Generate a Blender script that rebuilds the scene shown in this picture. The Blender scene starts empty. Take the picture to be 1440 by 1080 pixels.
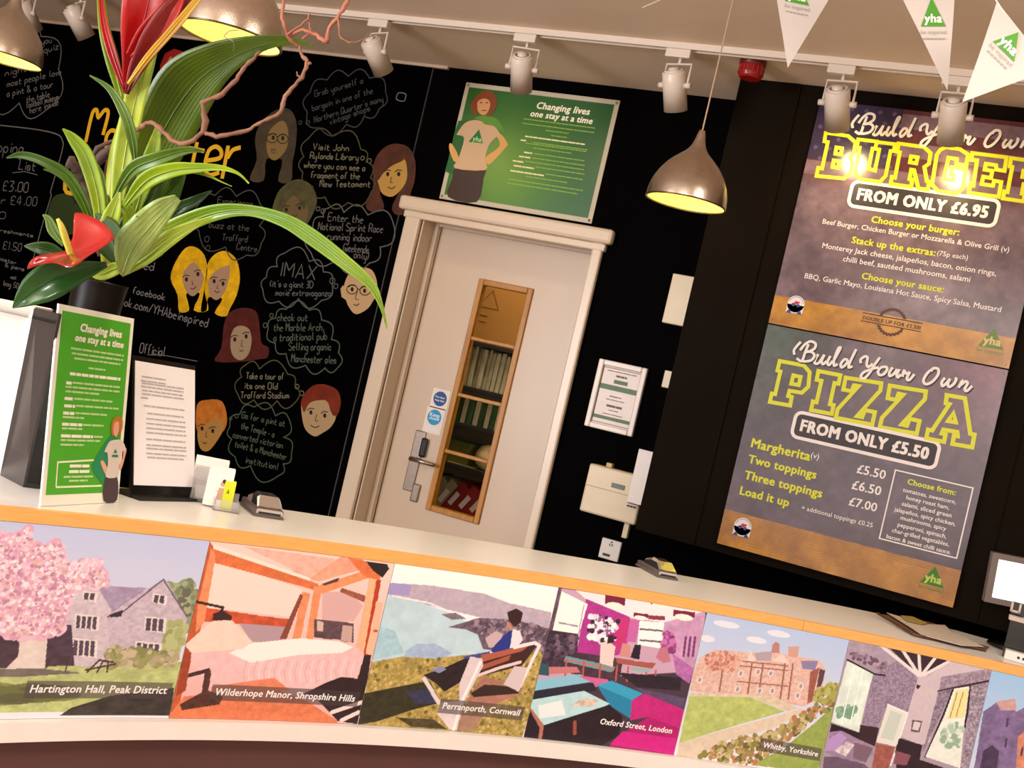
import bpy, bmesh, math, random
import numpy as np
from mathutils import Vector, Matrix
from mathutils.geometry import tessellate_polygon
random.seed(7)
SC = bpy.context.scene
COL = SC.collection
# ------------------------------------------------------------------ camera
FPX, ROLL, YAW = 1640.0, math.radians(13.2), math.radians(23.8)
EYE = np.array([0.0, 0.0, 1.5])
cr, sr, cy, sy = math.cos(ROLL), math.sin(ROLL), math.cos(YAW), math.sin(YAW)
R_ = Vector((cy, sy, 0)); F_ = Vector((-sy, cy, 0)); U_ = Vector((0, 0, 1))
camx = R_ * cr + U_ * sr
camy = -R_ * sr + U_ * cr
cam = bpy.data.cameras.new('camera')
co = bpy.data.objects.new('camera', cam); COL.objects.link(co)
m4 = Matrix((camx, camy, -F_)).transposed().to_4x4(); m4.translation = Vector(EYE)
co.matrix_world = m4
cam.sensor_fit = 'HORIZONTAL'; cam.sensor_width = 36; cam.lens = FPX / 1440 * 36
cam.clip_start = .05
SC.camera = co
# ------------------------------------------------------------------ world, lights, exposure
SC.view_settings.view_transform = 'Standard'; SC.view_settings.look = 'None'
SC.view_settings.exposure = 0.72; SC.view_settings.gamma = 1.0
SC.view_settings.use_curve_mapping = False
w = bpy.data.worlds.new('world'); SC.world = w; w.use_nodes = True
w.node_tree.nodes['Background'].inputs[0].default_value = (.9, .85, .8, 1)
w.node_tree.nodes['Background'].inputs[1].default_value = .3
def area(name, loc, rot, sx, sy_, power, col):
    l = bpy.data.lights.new(name, 'AREA'); l.shape = 'RECTANGLE'; l.size = sx; l.size_y = sy_
    l.energy = power; l.color = col
    o = bpy.data.objects.new(name, l); COL.objects.link(o); o.location = loc; o.rotation_euler = rot
    return o
# added fill lights under the ceiling on the visitors' side, and daylight from the entrance behind the camera
area('ceiling_fill', (-.6, -.2, 2.74), (0, 0, 0), 1.2, 1.0, 30, (1, .88, .78))
area('ceiling_fill', (.7, 1.7, 2.74), (0, 0, 0), .9, .9, 26, (1, .87, .75))
area('entrance_daylight', (-.5, -2.85, 1.55), (math.radians(90), 0, 0), 3.6, 2.0, 36, (1, .96, .93))
area('rear_wall_lamp', (.35, -2.8, 2.45), (math.radians(80), 0, 0), .28, .2, 22, (1, .95, .88))
area('side_window_daylight', (-3.4, -1.2, 1.6), (math.radians(90), 0, math.radians(-42)), 1.6, 1.6, 118, (.96, .96, 1))
# ------------------------------------------------------------------ pixel rays -> places
def uv(x, y):
    dx, dy = x - 720, y - 540
    return dx * cr + dy * sr, -dx * sr + dy * cr
def ray(x, y):
    u, v = uv(x, y)
    return np.array([u * cy - FPX * sy, u * sy + FPX * cy, -v])
def hz(x, y, z):
    r = ray(x, y); return EYE + r * ((z - 1.5) / r[2])
def hy(x, y, Y):
    r = ray(x, y); return EYE + r * (Y / r[1])
def at(x, y, Z):
    return EYE + ray(x, y) * (Z / FPX)
# counter arc
CC = np.array([1.93, .14]); CR = 3.96
def hc(x, y, R=CR):
    r = ray(x, y); a = r[:2]
    A = a @ a; B = -2 * (a @ CC); C_ = CC @ CC - R * R
    t = (-B + math.sqrt(B * B - 4 * A * C_)) / (2 * A)
    return EYE + r * t
class Plane:                      # upright plane facing the lobby (-Y)
    def __init__(s, Y): s.Y = Y
    def px(s, x, y): p = hy(x, y, s.Y); return (p[0], p[2])
    def w(s, a, b, lift=0): return (a, s.Y - lift, b)
class Arc:                        # counter front, s = arc length growing to the right
    def __init__(s, R=CR): s.R = R
    def px(s, x, y):
        p = hc(x, y, s.R); return (-math.atan2(p[1] - CC[1], p[0] - CC[0]) * CR, p[2])
    def w(s, a, b, lift=0):
        f = -a / CR; r = s.R - lift
        return (CC[0] + r * math.cos(f), CC[1] + r * math.sin(f), b)
class Card:                       # any flat card given by origin, width and height vectors
    def __init__(s, o, u, v):
        s.o = np.array(o, float); u = np.array(u, float); v = np.array(v, float)
        s.W = np.linalg.norm(u); s.u = u / s.W
        v = v - s.u * (v @ s.u); s.H = np.linalg.norm(v); s.v = v / s.H
        s.n = np.cross(s.u, s.v)
    def px(s, x, y):
        r = ray(x, y); t = ((s.o - EYE) @ s.n) / (r @ s.n); p = EYE + r * t - s.o
        return (p @ s.u, p @ s.v)
    def w(s, a, b, lift=0): return tuple(s.o + s.u * a + s.v * b + s.n * lift)
# ------------------------------------------------------------------ materials
def lin(h):
    h = h.lstrip('#'); c = [int(h[i:i + 2], 16) / 255 for i in (0, 2, 4)]
    return [x / 12.92 if x <= .04045 else ((x + .055) / 1.055) ** 2.4 for x in c]
_M = {}
def mat(name, hexc, rough=.6, metal=0, spec=.5, noise=0.0, nscale=20, bump=0.0, bscale=60, alpha=None,
        trans=0, coat=0, stretch=None, emit=None, estr=0, sss=0, hex2=None):
    if name in _M: return _M[name]
    m = bpy.data.materials.new(name); m.use_nodes = True; _M[name] = m
    nt = m.node_tree; b = nt.nodes['Principled BSDF']
    c = lin(hexc) + [1]
    b.inputs['Base Color'].default_value = c
    b.inputs['Roughness'].default_value = rough; b.inputs['Metallic'].default_value = metal
    b.inputs['Specular IOR Level'].default_value = spec
    b.inputs['Transmission Weight'].default_value = trans; b.inputs['Coat Weight'].default_value = coat
    if alpha is not None: b.inputs['Alpha'].default_value = alpha
    if sss: b.inputs['Subsurface Weight'].default_value = sss; b.inputs['Subsurface Scale'].default_value = .01
    if emit: b.inputs['Emission Color'].default_value = lin(emit) + [1]; b.inputs['Emission Strength'].default_value = estr
    tc = nt.nodes.new('ShaderNodeTexCoord'); mp = nt.nodes.new('ShaderNodeMapping')
    nt.links.new(tc.outputs['Object'], mp.inputs[0])
    if stretch: mp.inputs['Scale'].default_value = stretch
    n = nt.nodes.new('ShaderNodeTexNoise'); n.inputs['Scale'].default_value = nscale; n.inputs['Detail'].default_value = 6
    nt.links.new(mp.outputs[0], n.inputs['Vector'])
    if noise or hex2:
        r = nt.nodes.new('ShaderNodeValToRGB'); e = r.color_ramp.elements
        e[0].position = .3; e[1].position = .7
        if hex2: e[0].color = lin(hex2) + [1]; e[1].color = c
        else:
            e[0].color = [x * (1 - noise) for x in c[:3]] + [1]; e[1].color = [min(1, x * (1 + noise)) for x in c[:3]] + [1]
        nt.links.new(n.outputs[0], r.inputs[0]); nt.links.new(r.outputs[0], b.inputs['Base Color'])
    else:
        r = nt.nodes.new('ShaderNodeMapRange'); r.inputs['To Min'].default_value = max(0, rough - .04)
        r.inputs['To Max'].default_value = min(1, rough + .04)
        nt.links.new(n.outputs[0], r.inputs[0]); nt.links.new(r.outputs[0], b.inputs['Roughness'])
    if bump:
        n2 = nt.nodes.new('ShaderNodeTexNoise'); n2.inputs['Scale'].default_value = bscale
        nt.links.new(mp.outputs[0], n2.inputs['Vector'])
        bp = nt.nodes.new('ShaderNodeBump'); bp.inputs['Strength'].default_value = bump; bp.inputs['Distance'].default_value = .002
        nt.links.new(n2.outputs[0], bp.inputs['Height']); nt.links.new(bp.outputs[0], b.inputs['Normal'])
    return m
def ink(hexc, rough=.55, spec=.3): return mat('print_' + hexc.strip('#') + '_%d' % int(rough * 100), hexc, rough, spec=spec)
def attr_mat(name, rough=.5, spec=.4):
    m = bpy.data.materials.new(name); m.use_nodes = True; nt = m.node_tree; b = nt.nodes['Principled BSDF']
    a = nt.nodes.new('ShaderNodeAttribute'); a.attribute_name = 'Col'
    nt.links.new(a.outputs[0], b.inputs['Base Color']); b.inputs['Roughness'].default_value = rough
    b.inputs['Specular IOR Level'].default_value = spec
    return m
# ------------------------------------------------------------------ objects
def link(name, me, m=None, parent=None, smooth=False):
    o = bpy.data.objects.new(name, me); COL.objects.link(o)
    if m is not None:
        for q in (m if isinstance(m, (list, tuple)) else [m]): me.materials.append(q)
    if smooth: me.polygons.foreach_set('use_smooth', [True] * len(me.polygons))
    if parent is not None: o.parent = parent; o.matrix_parent_inverse = Matrix.Translation(-parent.location) if parent.rotation_euler[2] == 0 else parent.matrix_basis.inverted()
    return o
def tag(o, label=None, cat=None, group=None, kind=None):
    if label: o['label'] = label
    if cat: o['category'] = cat
    if group: o['group'] = group
    if kind: o['kind'] = kind
    return o
def thing(name, label, cat, loc=(0, 0, 0), group=None):
    o = bpy.data.objects.new(name, None); COL.objects.link(o); o.location = loc; o.empty_display_size = .05
    return tag(o, label, cat, group)
class MB:
    """collects geometry, then becomes one mesh object"""
    def __init__(s): s.v = []; s.f = []; s.mi = []; s.cur = 0
    def add(s, vs, fs):
        k = len(s.v); s.v += [tuple(map(float, p)) for p in vs]; s.f += [tuple(i + k for i in q) for q in fs]; s.mi += [s.cur] * len(fs); return s
    def box(s, a, b, bev=0):
        x0, y0, z0 = [min(a[i], b[i]) for i in range(3)]; x1, y1, z1 = [max(a[i], b[i]) for i in range(3)]
        if bev:
            bm = bmesh.new(); bmesh.ops.create_cube(bm, size=1)
            for v in bm.verts: v.co = Vector(((x0 + x1) / 2 + v.co.x * (x1 - x0), (y0 + y1) / 2 + v.co.y * (y1 - y0), (z0 + z1) / 2 + v.co.z * (z1 - z0)))
            bmesh.ops.bevel(bm, geom=bm.edges[:], offset=bev, segments=2, affect='EDGES', profile=.5)
            bm.verts.index_update(); s.add([v.co[:] for v in bm.verts], [[v.index for v in f.verts] for f in bm.faces]); bm.free(); return s
        return s.add([(x0, y0, z0), (x1, y0, z0), (x1, y1, z0), (x0, y1, z0), (x0, y0, z1), (x1, y0, z1), (x1, y1, z1), (x0, y1, z1)],
                     [(3, 2, 1, 0), (4, 5, 6, 7), (0, 1, 5, 4), (1, 2, 6, 5), (2, 3, 7, 6), (3, 0, 4, 7)])
    def obox(s, c, X, Y, Z):       # oriented box, half vectors
        c, X, Y, Z = map(lambda q: np.array(q, float), (c, X, Y, Z)); vs = []
        for k in (-1, 1):
            for (i, j) in ((-1, -1), (1, -1), (1, 1), (-1, 1)): vs.append(c + X * i + Y * j + Z * k)
        return s.add(vs, [(3, 2, 1, 0), (4, 5, 6, 7), (0, 1, 5, 4), (1, 2, 6, 5), (2, 3, 7, 6), (3, 0, 4, 7)])
    def tube(s, pts, rad, n=8, cap=True):
        pts = [np.array(p, float) for p in pts]; m = len(pts)
        rad = rad if isinstance(rad, (list, tuple)) else [rad] * m
        k0 = len(s.v); vs = []; prev = None
        for i, p in enumerate(pts):
            d = pts[min(i + 1, m - 1)] - pts[max(i - 1, 0)]; d = d / (np.linalg.norm(d) + 1e-9)
            if prev is None:
                a = np.array([0, 0, 1.]) if abs(d[2]) < .9 else np.array([1., 0, 0])
                e = np.cross(d, a)
            else: e = prev - d * (prev @ d)
            e /= np.linalg.norm(e) + 1e-9; g = np.cross(d, e); prev = e
            for j in range(n):
                t = 2 * math.pi * j / n; vs.append(p + (e * math.cos(t) + g * math.sin(t)) * rad[i])
        fs = [(i * n + j, i * n + (j + 1) % n, (i + 1) * n + (j + 1) % n, (i + 1) * n + j) for i in range(m - 1) for j in range(n)]
        if cap: fs += [tuple(range(n))[::-1], tuple((m - 1) * n + j for j in range(n))]
        return s.add(vs, fs)
    def lathe(s, prof, M=None, n=32, capb=False, capt=False):   # prof [(r,z)], M 4x4 placing it
        vs = []
        for r, z in prof:
            for j in range(n):
                t = 2 * math.pi * j / n; p = Vector((r * math.cos(t), r * math.sin(t), z))
                vs.append((M @ p if M else p)[:])
        m = len(prof)
        fs = [(i * n + j, i * n + (j + 1) % n, (i + 1) * n + (j + 1) % n, (i + 1) * n + j) for i in range(m - 1) for j in range(n)]
        if capb: fs.append(tuple(range(n))[::-1])
        if capt: fs.append(tuple((m - 1) * n + j for j in range(n)))
        return s.add(vs, fs)
    def mesh(s, name):
        me = bpy.data.meshes.new(name); me.from_pydata(s.v, [], s.f)
        if any(s.mi): me.polygons.foreach_set('material_index', s.mi)
        me.update(); return me
    def build(s, name, m=None, parent=None, smooth=False):
        return link(name, s.mesh(name), m, parent, smooth)
# --- flat print on a surface
def fill(mb, S, pts, lift):
    tri = tessellate_polygon([[Vector((a, b, 0)) for a, b in pts]])
    vs = [S.w(a, b, lift) for a, b in pts]; fs = []
    for t in tri:
        (ax, ay), (bx, by), (cx_, cy_) = pts[t[0]], pts[t[1]], pts[t[2]]
        ar = (bx - ax) * (cy_ - ay) - (by - ay) * (cx_ - ax)
        fs.append(t if ar > 0 else (t[0], t[2], t[1]))
    mb.add(vs, fs)
def P(S, pts): return [S.px(*p) for p in pts]
_rc = [0]
def ribbon(mb, S, pts, wd, lift, closed=False):
    pts = [np.array(p, float) for p in pts]
    pts = [p for i, p in enumerate(pts) if i == 0 or np.linalg.norm(p - pts[i - 1]) > 1e-6]
    n = len(pts)
    if n < 2: return
    L = []; Rr = []
    for i in range(n):
        a = pts[i - 1] if (i > 0 or closed) else pts[i]; c = pts[(i + 1) % n] if (i < n - 1 or closed) else pts[i]
        d1 = pts[i] - a; d2 = c - pts[i]
        l1 = np.linalg.norm(d1); l2 = np.linalg.norm(d2)
        d1 = d1 / l1 if l1 > 1e-9 else d2 / max(l2, 1e-9); d2 = d2 / l2 if l2 > 1e-9 else d1
        n1 = np.array([-d1[1], d1[0]]); n2 = np.array([-d2[1], d2[0]]); q = n1 + n2
        k = np.linalg.norm(q); q = q / k if k > 1e-6 else n1
        mt = 1 / max(.55, q @ n1)
        L.append(pts[i] + q * wd / 2 * mt); Rr.append(pts[i] - q * wd / 2 * mt)
    g_ = _rc[0] * 1.5e-5; _rc[0] = (_rc[0] + 7) % 12
    vs = [S.w(p[0], p[1], lift + g_ + 2e-5 * i) for i, p in enumerate(Rr)] + [S.w(p[0], p[1], lift + g_ + 2e-5 * i) for i, p in enumerate(L)]
    m = n if closed else n - 1
    mb.add(vs, [(i, (i + 1) % n, n + (i + 1) % n, n + i) for i in range(m)])
def spline(pts, k=5, closed=False):
    pts = [np.array(p, float) for p in pts]; n = len(pts); out = []
    m = n if closed else n - 1
    for i in range(m):
        p0 = pts[(i - 1) % n] if closed else pts[max(i - 1, 0)]; p1 = pts[i]; p2 = pts[(i + 1) % n]
        p3 = pts[(i + 2) % n] if closed else pts[min(i + 2, n - 1)]
        for j in range(k):
            t = j / k
            out.append(.5 * ((2 * p1) + (-p0 + p2) * t + (2 * p0 - 5 * p1 + 4 * p2 - p3) * t * t + (-p0 + 3 * p1 - 3 * p2 + p3) * t ** 3))
    if not closed: out.append(pts[-1])
    return out
def zt(x0, y0, sc): return lambda pts: [(x0 + a * sc, y0 + b * sc) for a, b in pts]
# --- single stroke lettering (x, y digits on a small grid; baseline y=3, x-height 6, capitals 9)
G = dict(a="36 16 05 04 13 23 35;36 33", b="09 03;05 16 26 35 34 23 13 04", c="35 26 16 05 04 13 23 34", d="39 33;35 26 16 05 04 13 23 34",
 e="05 35 26 16 05 04 13 33", f="39 29 18 13;06 26", g="35 26 16 05 04 13 23 34;36 31 20 10 01", h="09 03;05 16 26 35 33", i="16 13;18 17",
 j="26 21 10;28 27", k="09 03;36 04 33", l="19 14 23", m="06 03;05 16 25 23;25 36 45 43", n="06 03;05 16 26 35 33", o="16 05 04 13 23 34 35 26 16",
 p="06 00;05 16 26 35 34 23 13 04", q="35 26 16 05 04 13 23 34;36 30", r="06 03;05 16 36", s="35 26 16 05 34 23 13 04", t="18 14 23 33;06 36",
 u="06 04 13 23 34;36 33", v="06 13 26", w="06 13 25 33 46", x="06 33;36 03", y="06 04 13 23 34;36 31 20 10", z="06 36 03 33",
 A="03 29 43;15 35", B="03 09 29 38 37 26 06;26 35 34 23 03", C="48 39 19 08 04 13 33 44", D="03 09 29 47 45 23 03", E="49 09 03 43;06 36",
 F="49 09 03;06 36", G="48 39 19 08 04 13 33 44 46 26", H="09 03;49 43;06 46", I="19 13", J="39 34 23 13 04", K="09 03;49 06 43", L="09 03 43",
 M="03 09 26 49 43", N="03 09 43 49", O="19 08 04 13 33 44 48 39 19", P="03 09 39 48 47 36 06", Q="19 08 04 13 33 44 48 39 19;25 43",
 R="03 09 39 48 47 36 06;26 43", S="48 39 19 08 07 45 44 33 13 04", T="29 23;09 49", U="09 04 13 33 44 49", V="09 23 49", W="09 13 26 33 49",
 X="09 43;49 03", Y="09 26 49;26 23", Z="09 49 03 43")
G.update({'0': "19 08 04 13 23 34 38 29 19", '1': "08 19 13", '2': "08 19 29 38 37 03 33", '3': "09 39 16 26 35 34 23 03", '4': "23 29 05 35",
 '5': "39 09 06 26 35 34 23 03", '6': "29 08 04 13 23 34 35 26 05", '7': "09 39 13", '8': "16 07 08 19 29 38 37 26 16 05 04 13 23 34 35 26",
 '9': "36 16 07 08 19 29 38 34 13", '£': "38 29 19 08 04 03;03 33;06 26", '.': "13 14", ',': "14 02", "'": "19 18", '!': "19 15;14 13",
 '&': "43 08 19 28 05 04 13 23 45", '-': "05 25", '(': "19 07 05 13", ')': "09 17 15 03", '/': "03 39"})
def gw(c):
    if c == ' ': return 3
    return max(int(p[0]) for st in G[c].split(';') for p in st.split()) + 1.4
def chalk(mb, S, text, p0, p1, h, wd, lift=.001, jit=.12, slab=False, upslant=0):
    """single-stroke lettering along the baseline p0..p1 (surface coordinates), capital height h"""
    p0 = np.array(p0, float); p1 = np.array(p1, float); d = p1 - p0; Lw = np.linalg.norm(d); d /= Lw; n = np.array([-d[1], d[0]])
    tot = sum(gw(c) for c in text) - 1.4; kx = Lw / tot; ky = h / 6; x = 0
    rnd = random.Random(text)
    for c in text:
        if c != ' ':
            for st in G[c].split(';'):
                q = [(int(a[0]), int(a[1])) for a in st.split()]
                pts = [(x + a + rnd.uniform(-jit, jit), b - 3 + rnd.uniform(-jit, jit)) for a, b in q]
                pts = [p0 + d * (a * kx + b * upslant * ky) + n * (b * ky) for a, b in pts]
                ribbon(mb, S, spline(pts, 3) if (len(pts) > 3 and not slab) else pts, wd, lift)
                if slab:
                    for (a, b) in (q[0], q[-1]):
                        if b in (3, 9) and c not in '.,OCGS0356':
                            e = p0 + d * ((x + a) * kx) + n * ((b - 3) * ky + (.25 if b == 3 else -.25) * ky)
                            ribbon(mb, S, [e - d * .85 * kx, e + d * .85 * kx], wd * .8, lift + .0002)
        x += gw(c)
_tc = {}
def text(mb, S, s, p0, p1, lift=.001, bold=0.0, shear=0.0, h=None):
    """print the built-in font from p0 to p1 on the surface; height follows the width unless given"""
    key = (s, bold, shear)
    if key not in _tc:
        cu = bpy.data.curves.new('t', 'FONT'); cu.body = s; cu.size = 1; cu.offset = 0; cu.shear = shear; cu.resolution_u = 2
        if bold > .015: cu.space_character = 1.0 + bold * 1.6
        o = bpy.data.objects.new('t', cu); me = o.to_mesh()
        _tc[key] = ([(v.co.x, v.co.y) for v in me.vertices], [tuple(f.vertices) for f in me.polygons])
        o.to_mesh_clear(); bpy.data.objects.remove(o); bpy.data.curves.remove(cu)
    vs, fs = _tc[key]
    xs = [v[0] for v in vs]; x0 = min(xs); wd = max(xs) - x0
    p0 = np.array(p0, float); p1 = np.array(p1, float); d = p1 - p0; Lw = np.linalg.norm(d); d /= Lw; n = np.array([-d[1], d[0]])
    kx = Lw / wd; ky = kx if h is None else h / .73
    e = bold * .95
    for q, (ex, ey) in enumerate([(0, 0)] if e == 0 else [(-e, -e * .6), (e, -e * .6), (-e, e * .6), (e, e * .6)]):
        out = [p0 + d * ((a - x0 + ex) * kx) + n * ((b + ey) * ky) for a, b in vs]
        mb.add([S.w(p[0], p[1], lift + q * .00003) for p in out], fs)
def tpx(mb, S, Z, s, a, b, **k):
    """text with its baseline ends given as photo readings, kept level on its board"""
    q = Z([a, b]); p0 = S.px(*q[0]); p1 = S.px(*q[1]); t = (p0[1] + p1[1]) / 2
    text(mb, S, s, (p0[0], t), (p1[0], t), **k)
def rrect(S, s0, t0, s1, t1, r, k=5):
    out = []
    for cx_, cy_, a0 in ((s1 - r, t1 - r, 0), (s0 + r, t1 - r, 90), (s0 + r, t0 + r, 180), (s1 - r, t0 + r, 270)):
        for i in range(k + 1):
            a = math.radians(a0 + 90 * i / k); out.append((cx_ + r * math.cos(a), cy_ + r * math.sin(a)))
    return out
def circ(c, r, n=20, ry=None): return [(c[0] + r * math.cos(2 * math.pi * i / n), c[1] + (ry or r) * math.sin(2 * math.pi * i / n)) for i in range(n)]
# --- a painted sheet: a fine grid whose points carry the printed colours
def vnoise(n, m, cells, seed):
    rg = np.random.RandomState(seed); g = rg.rand(cells + 2, cells + 2)
    X, Y = np.meshgrid(np.linspace(0, cells, n), np.linspace(0, cells, m)); i = X.astype(int); j = Y.astype(int)
    fx = X - i; fy = Y - j; fx = fx * fx * (3 - 2 * fx); fy = fy * fy * (3 - 2 * fy)
    return (g[j, i] * (1 - fx) + g[j, i + 1] * fx) * (1 - fy) + (g[j + 1, i] * (1 - fx) + g[j + 1, i + 1] * fx) * fy
def fnoise(n, m, cells, seed): return .5 * vnoise(n, m, cells, seed) + .3 * vnoise(n, m, cells * 2, seed + 1) + .2 * vnoise(n, m, cells * 5, seed + 2)
class Sheet:
    def __init__(s, S, s0, t0, s1, t1, res=520, base='ffffff'):
        s.S = S; s.b = (s0, t0, s1, t1); s.n = max(8, int((s1 - s0) * res)); s.m = max(8, int((t1 - t0) * res))
        s.gx, s.gy = np.meshgrid(np.linspace(s0, s1, s.n), np.linspace(t0, t1, s.m))
        s.c = np.zeros((s.m, s.n, 3)); s.c[:] = s.srgb(base); s.seed = 1
    def srgb(s, h): return np.array([int(h[i:i + 2], 16) / 255 for i in (0, 2, 4)])
    def mask(s, pts):
        x, y = s.gx, s.gy; ins = np.zeros(x.shape, bool); n = len(pts)
        px = [p[0] for p in pts]; py = [p[1] for p in pts]
        for i in range(n):
            x1, y1, x2, y2 = px[i], py[i], px[i - 1], py[i - 1]
            if y1 == y2: continue
            c = ((y1 > y) != (y2 > y)) & (x < (x2 - x1) * (y - y1) / (y2 - y1) + x1); ins ^= c
        return ins
    def put(s, mk, col, a=1.0, nz=0, cells=40, col2=None):
        c = s.srgb(col); s.seed += 3
        if nz or col2:
            q = fnoise(s.n, s.m, cells, s.seed)
            if col2:
                q = np.clip((q - .3) / .4, 0, 1)[..., None]; v = c * (1 - q) + s.srgb(col2) * q
            else: v = np.clip(c * (1 + (q[..., None] - .5) * 2 * nz), 0, 1)
            s.c[mk] = s.c[mk] * (1 - a) + v[mk] * a
        else: s.c[mk] = s.c[mk] * (1 - a) + c * a
    def poly(s, pts, col, a=1.0, **k): s.put(s.mask([s.S.px(*p) for p in pts]), col, a, **k)
    def polyS(s, pts, col, a=1.0, **k): s.put(s.mask(pts), col, a, **k)
    def line(s, pts, wpx, col, a=1.0, **k):
        q = [np.array(s.S.px(*p)) for p in pts]; s.lineS(q, wpx, col, a, **k)
    def lineS(s, q, wd, col, a=1.0, **k):
        mk = np.zeros(s.gx.shape, bool)
        for A, B in zip(q[:-1], q[1:]):
            A = np.array(A); B = np.array(B); d = B - A; L2 = max(d @ d, 1e-12)
            t = np.clip(((s.gx - A[0]) * d[0] + (s.gy - A[1]) * d[1]) / L2, 0, 1)
            mk |= (s.gx - A[0] - t * d[0]) ** 2 + (s.gy - A[1] - t * d[1]) ** 2 < (wd / 2) ** 2
        s.put(mk, col, a, **k)
    def blobs(s, pts, n, r0, r1, cols, a=1.0, seed=1, stretch=1):
        """dabs of colour scattered inside an outline (foliage, stones, blossom)"""
        q = [s.S.px(*p) for p in pts]; mk = s.mask(q); idx = np.argwhere(mk); rg = random.Random(seed)
        if not len(idx): return
        for _ in range(n):
            j, i = idx[rg.randrange(len(idx))]; cx_, cy_ = s.gx[j, i], s.gy[j, i]; r = rg.uniform(r0, r1)
            mm = ((s.gx - cx_) / stretch) ** 2 + (s.gy - cy_) ** 2 < r * r
            s.put(mm, rg.choice(cols), a)
    def vgrad(s, pts, c0, c1):     # c0 at the top
        mk = s.mask([s.S.px(*p) for p in pts]) if pts else np.ones(s.gx.shape, bool)
        y = s.gy[mk]; t = ((y.max() - y) / max(1e-6, y.max() - y.min()))[:, None]
        s.c[mk] = s.srgb(c0) * (1 - t) + s.srgb(c1) * t
    def build(s, name, parent=None, lift=.0004, thick=.002, rough=.4, spec=.4, gain=1.0):
        S = s.S; n, m = s.n, s.m
        c = s.c; c = np.where(c <= .04045, c / 12.92, ((c + .055) / 1.055) ** 2.4) * gain
        vs = [S.w(a, b, lift + thick) for a, b in zip(s.gx.ravel(), s.gy.ravel())]
        i, j = np.meshgrid(np.arange(n - 1), np.arange(m - 1)); k = (j * n + i).ravel()
        fs = np.stack([k, k + 1, k + n + 1, k + n], 1)
        # back sheet and rim give the print its thickness
        rim = list(range(n)) + [r * n + n - 1 for r in range(1, m)] + [(m - 1) * n + q for q in range(n - 2, -1, -1)] + [r * n for r in range(m - 2, 0, -1)]
        base = len(vs); fl_x = s.gx.ravel(); fl_y = s.gy.ravel()
        vs += [S.w(fl_x[q], fl_y[q], lift) for q in rim]
        L = len(rim); faces = fs.tolist() + [(rim[(q + 1) % L], rim[q], base + q, base + (q + 1) % L) for q in range(L)]
        me = bpy.data.meshes.new(name); me.from_pydata(vs, [], faces)
        at_ = me.color_attributes.new('Col', 'FLOAT_COLOR', 'POINT')
        d = np.ones((len(vs), 4)); d[:n * m, :3] = c.reshape(-1, 3); d[n * m:, :3] = .7
        at_.data.foreach_set('color', d.ravel()); me.update()
        return link(name, me, attr_mat(name + '_print', rough, spec), parent)
# ================================================================== ROOM
ZC = 2.785; YW = 4.43; YB = 4.14
black = mat('black_wall_paint', '020101', .7, spec=.02, noise=.2, nscale=3)
blackbox = mat('dark_brown_panel', '120b05', .6, spec=.03, noise=.25, nscale=2.5)
cream = mat('cream_ceiling_paint', 'dcc4aa', .8, noise=.03, nscale=2, bump=.1)
wallc = mat('lobby_wall_paint', 'cdbba8', .8, noise=.04, nscale=3)
floorm = mat('grey_floor_vinyl', 'a08e80', .5, noise=.12, nscale=30)
def struct(o, label=None): o['kind'] = 'structure'; (label and tag(o, label)); return o
X0, X1, YF, YL = -6.6, 3.4, -3.0, -3.0
struct(MB().box((X0, YF, -.1), (X1, 6.0, 0)).build('floor', floorm))
struct(MB().box((X0, YF, ZC), (X1, 6.0, ZC + .1)).build('ceiling', cream))
struct(MB().box((X0 - .1, YF, 0), (X0, 6.0, ZC)).build('wall_left', wallc))
struct(MB().box((X1, YF, 0), (X1 + .1, 6.0, ZC)).build('wall_right', wallc))
struct(MB().box((X0, YF - .1, 0), (X1, YF, ZC)).build('wall_front', wallc))
# back wall with the door opening
DL, DR, DT = -2.545, -1.735, 2.135       # clear opening
wb = MB().box((X0, YW, 0), (DL, YW + .16, ZC)).box((DR, YW, 0), (X1, YW + .16, ZC)).box((DL, YW, DT), (DR, YW + .16, ZC))
wall = struct(wb.build('wall_back', black))
# store room behind the door
sr_ = MB().box((-3.4, 5.9, 0), (-.9, 6.0, ZC)).box((-3.5, YW + .16, 0), (-3.4, 6.0, ZC)).box((-.9, YW + .16, 0), (-.8, 6.0, ZC))
struct(sr_.build('wall_store_room', mat('store_room_paint', '6a6458', .8, noise=.1)))
# pale trim where the chalkboard meets the ceiling
trimm = mat('pale_trim_paint', 'b39c86', .6, noise=.08)
struct(MB().box((X0, YW - .016, ZC - .012), (-2.59, YW, ZC)).build('trim_1', trimm))
# boxed-out panelling that carries the menus
bx = MB().box((-1.212, YB, 1.085), (1.6, YW, ZC))
bo = struct(bx.build('wall_menu_box', blackbox))
MB().box((-1.212, YB - .006, 1.085), (-.985, YB, ZC - .001), .002).build('panel', blackbox, bo)
MB().box((-.98, YB - .004, 1.085), (-.02, YB, ZC - .001), .002).build('panel', blackbox, bo)
MB().box((-.016, YB - .004, 1.085), (1.6, YB, ZC - .001), .002).build('panel', blackbox, bo)
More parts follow.
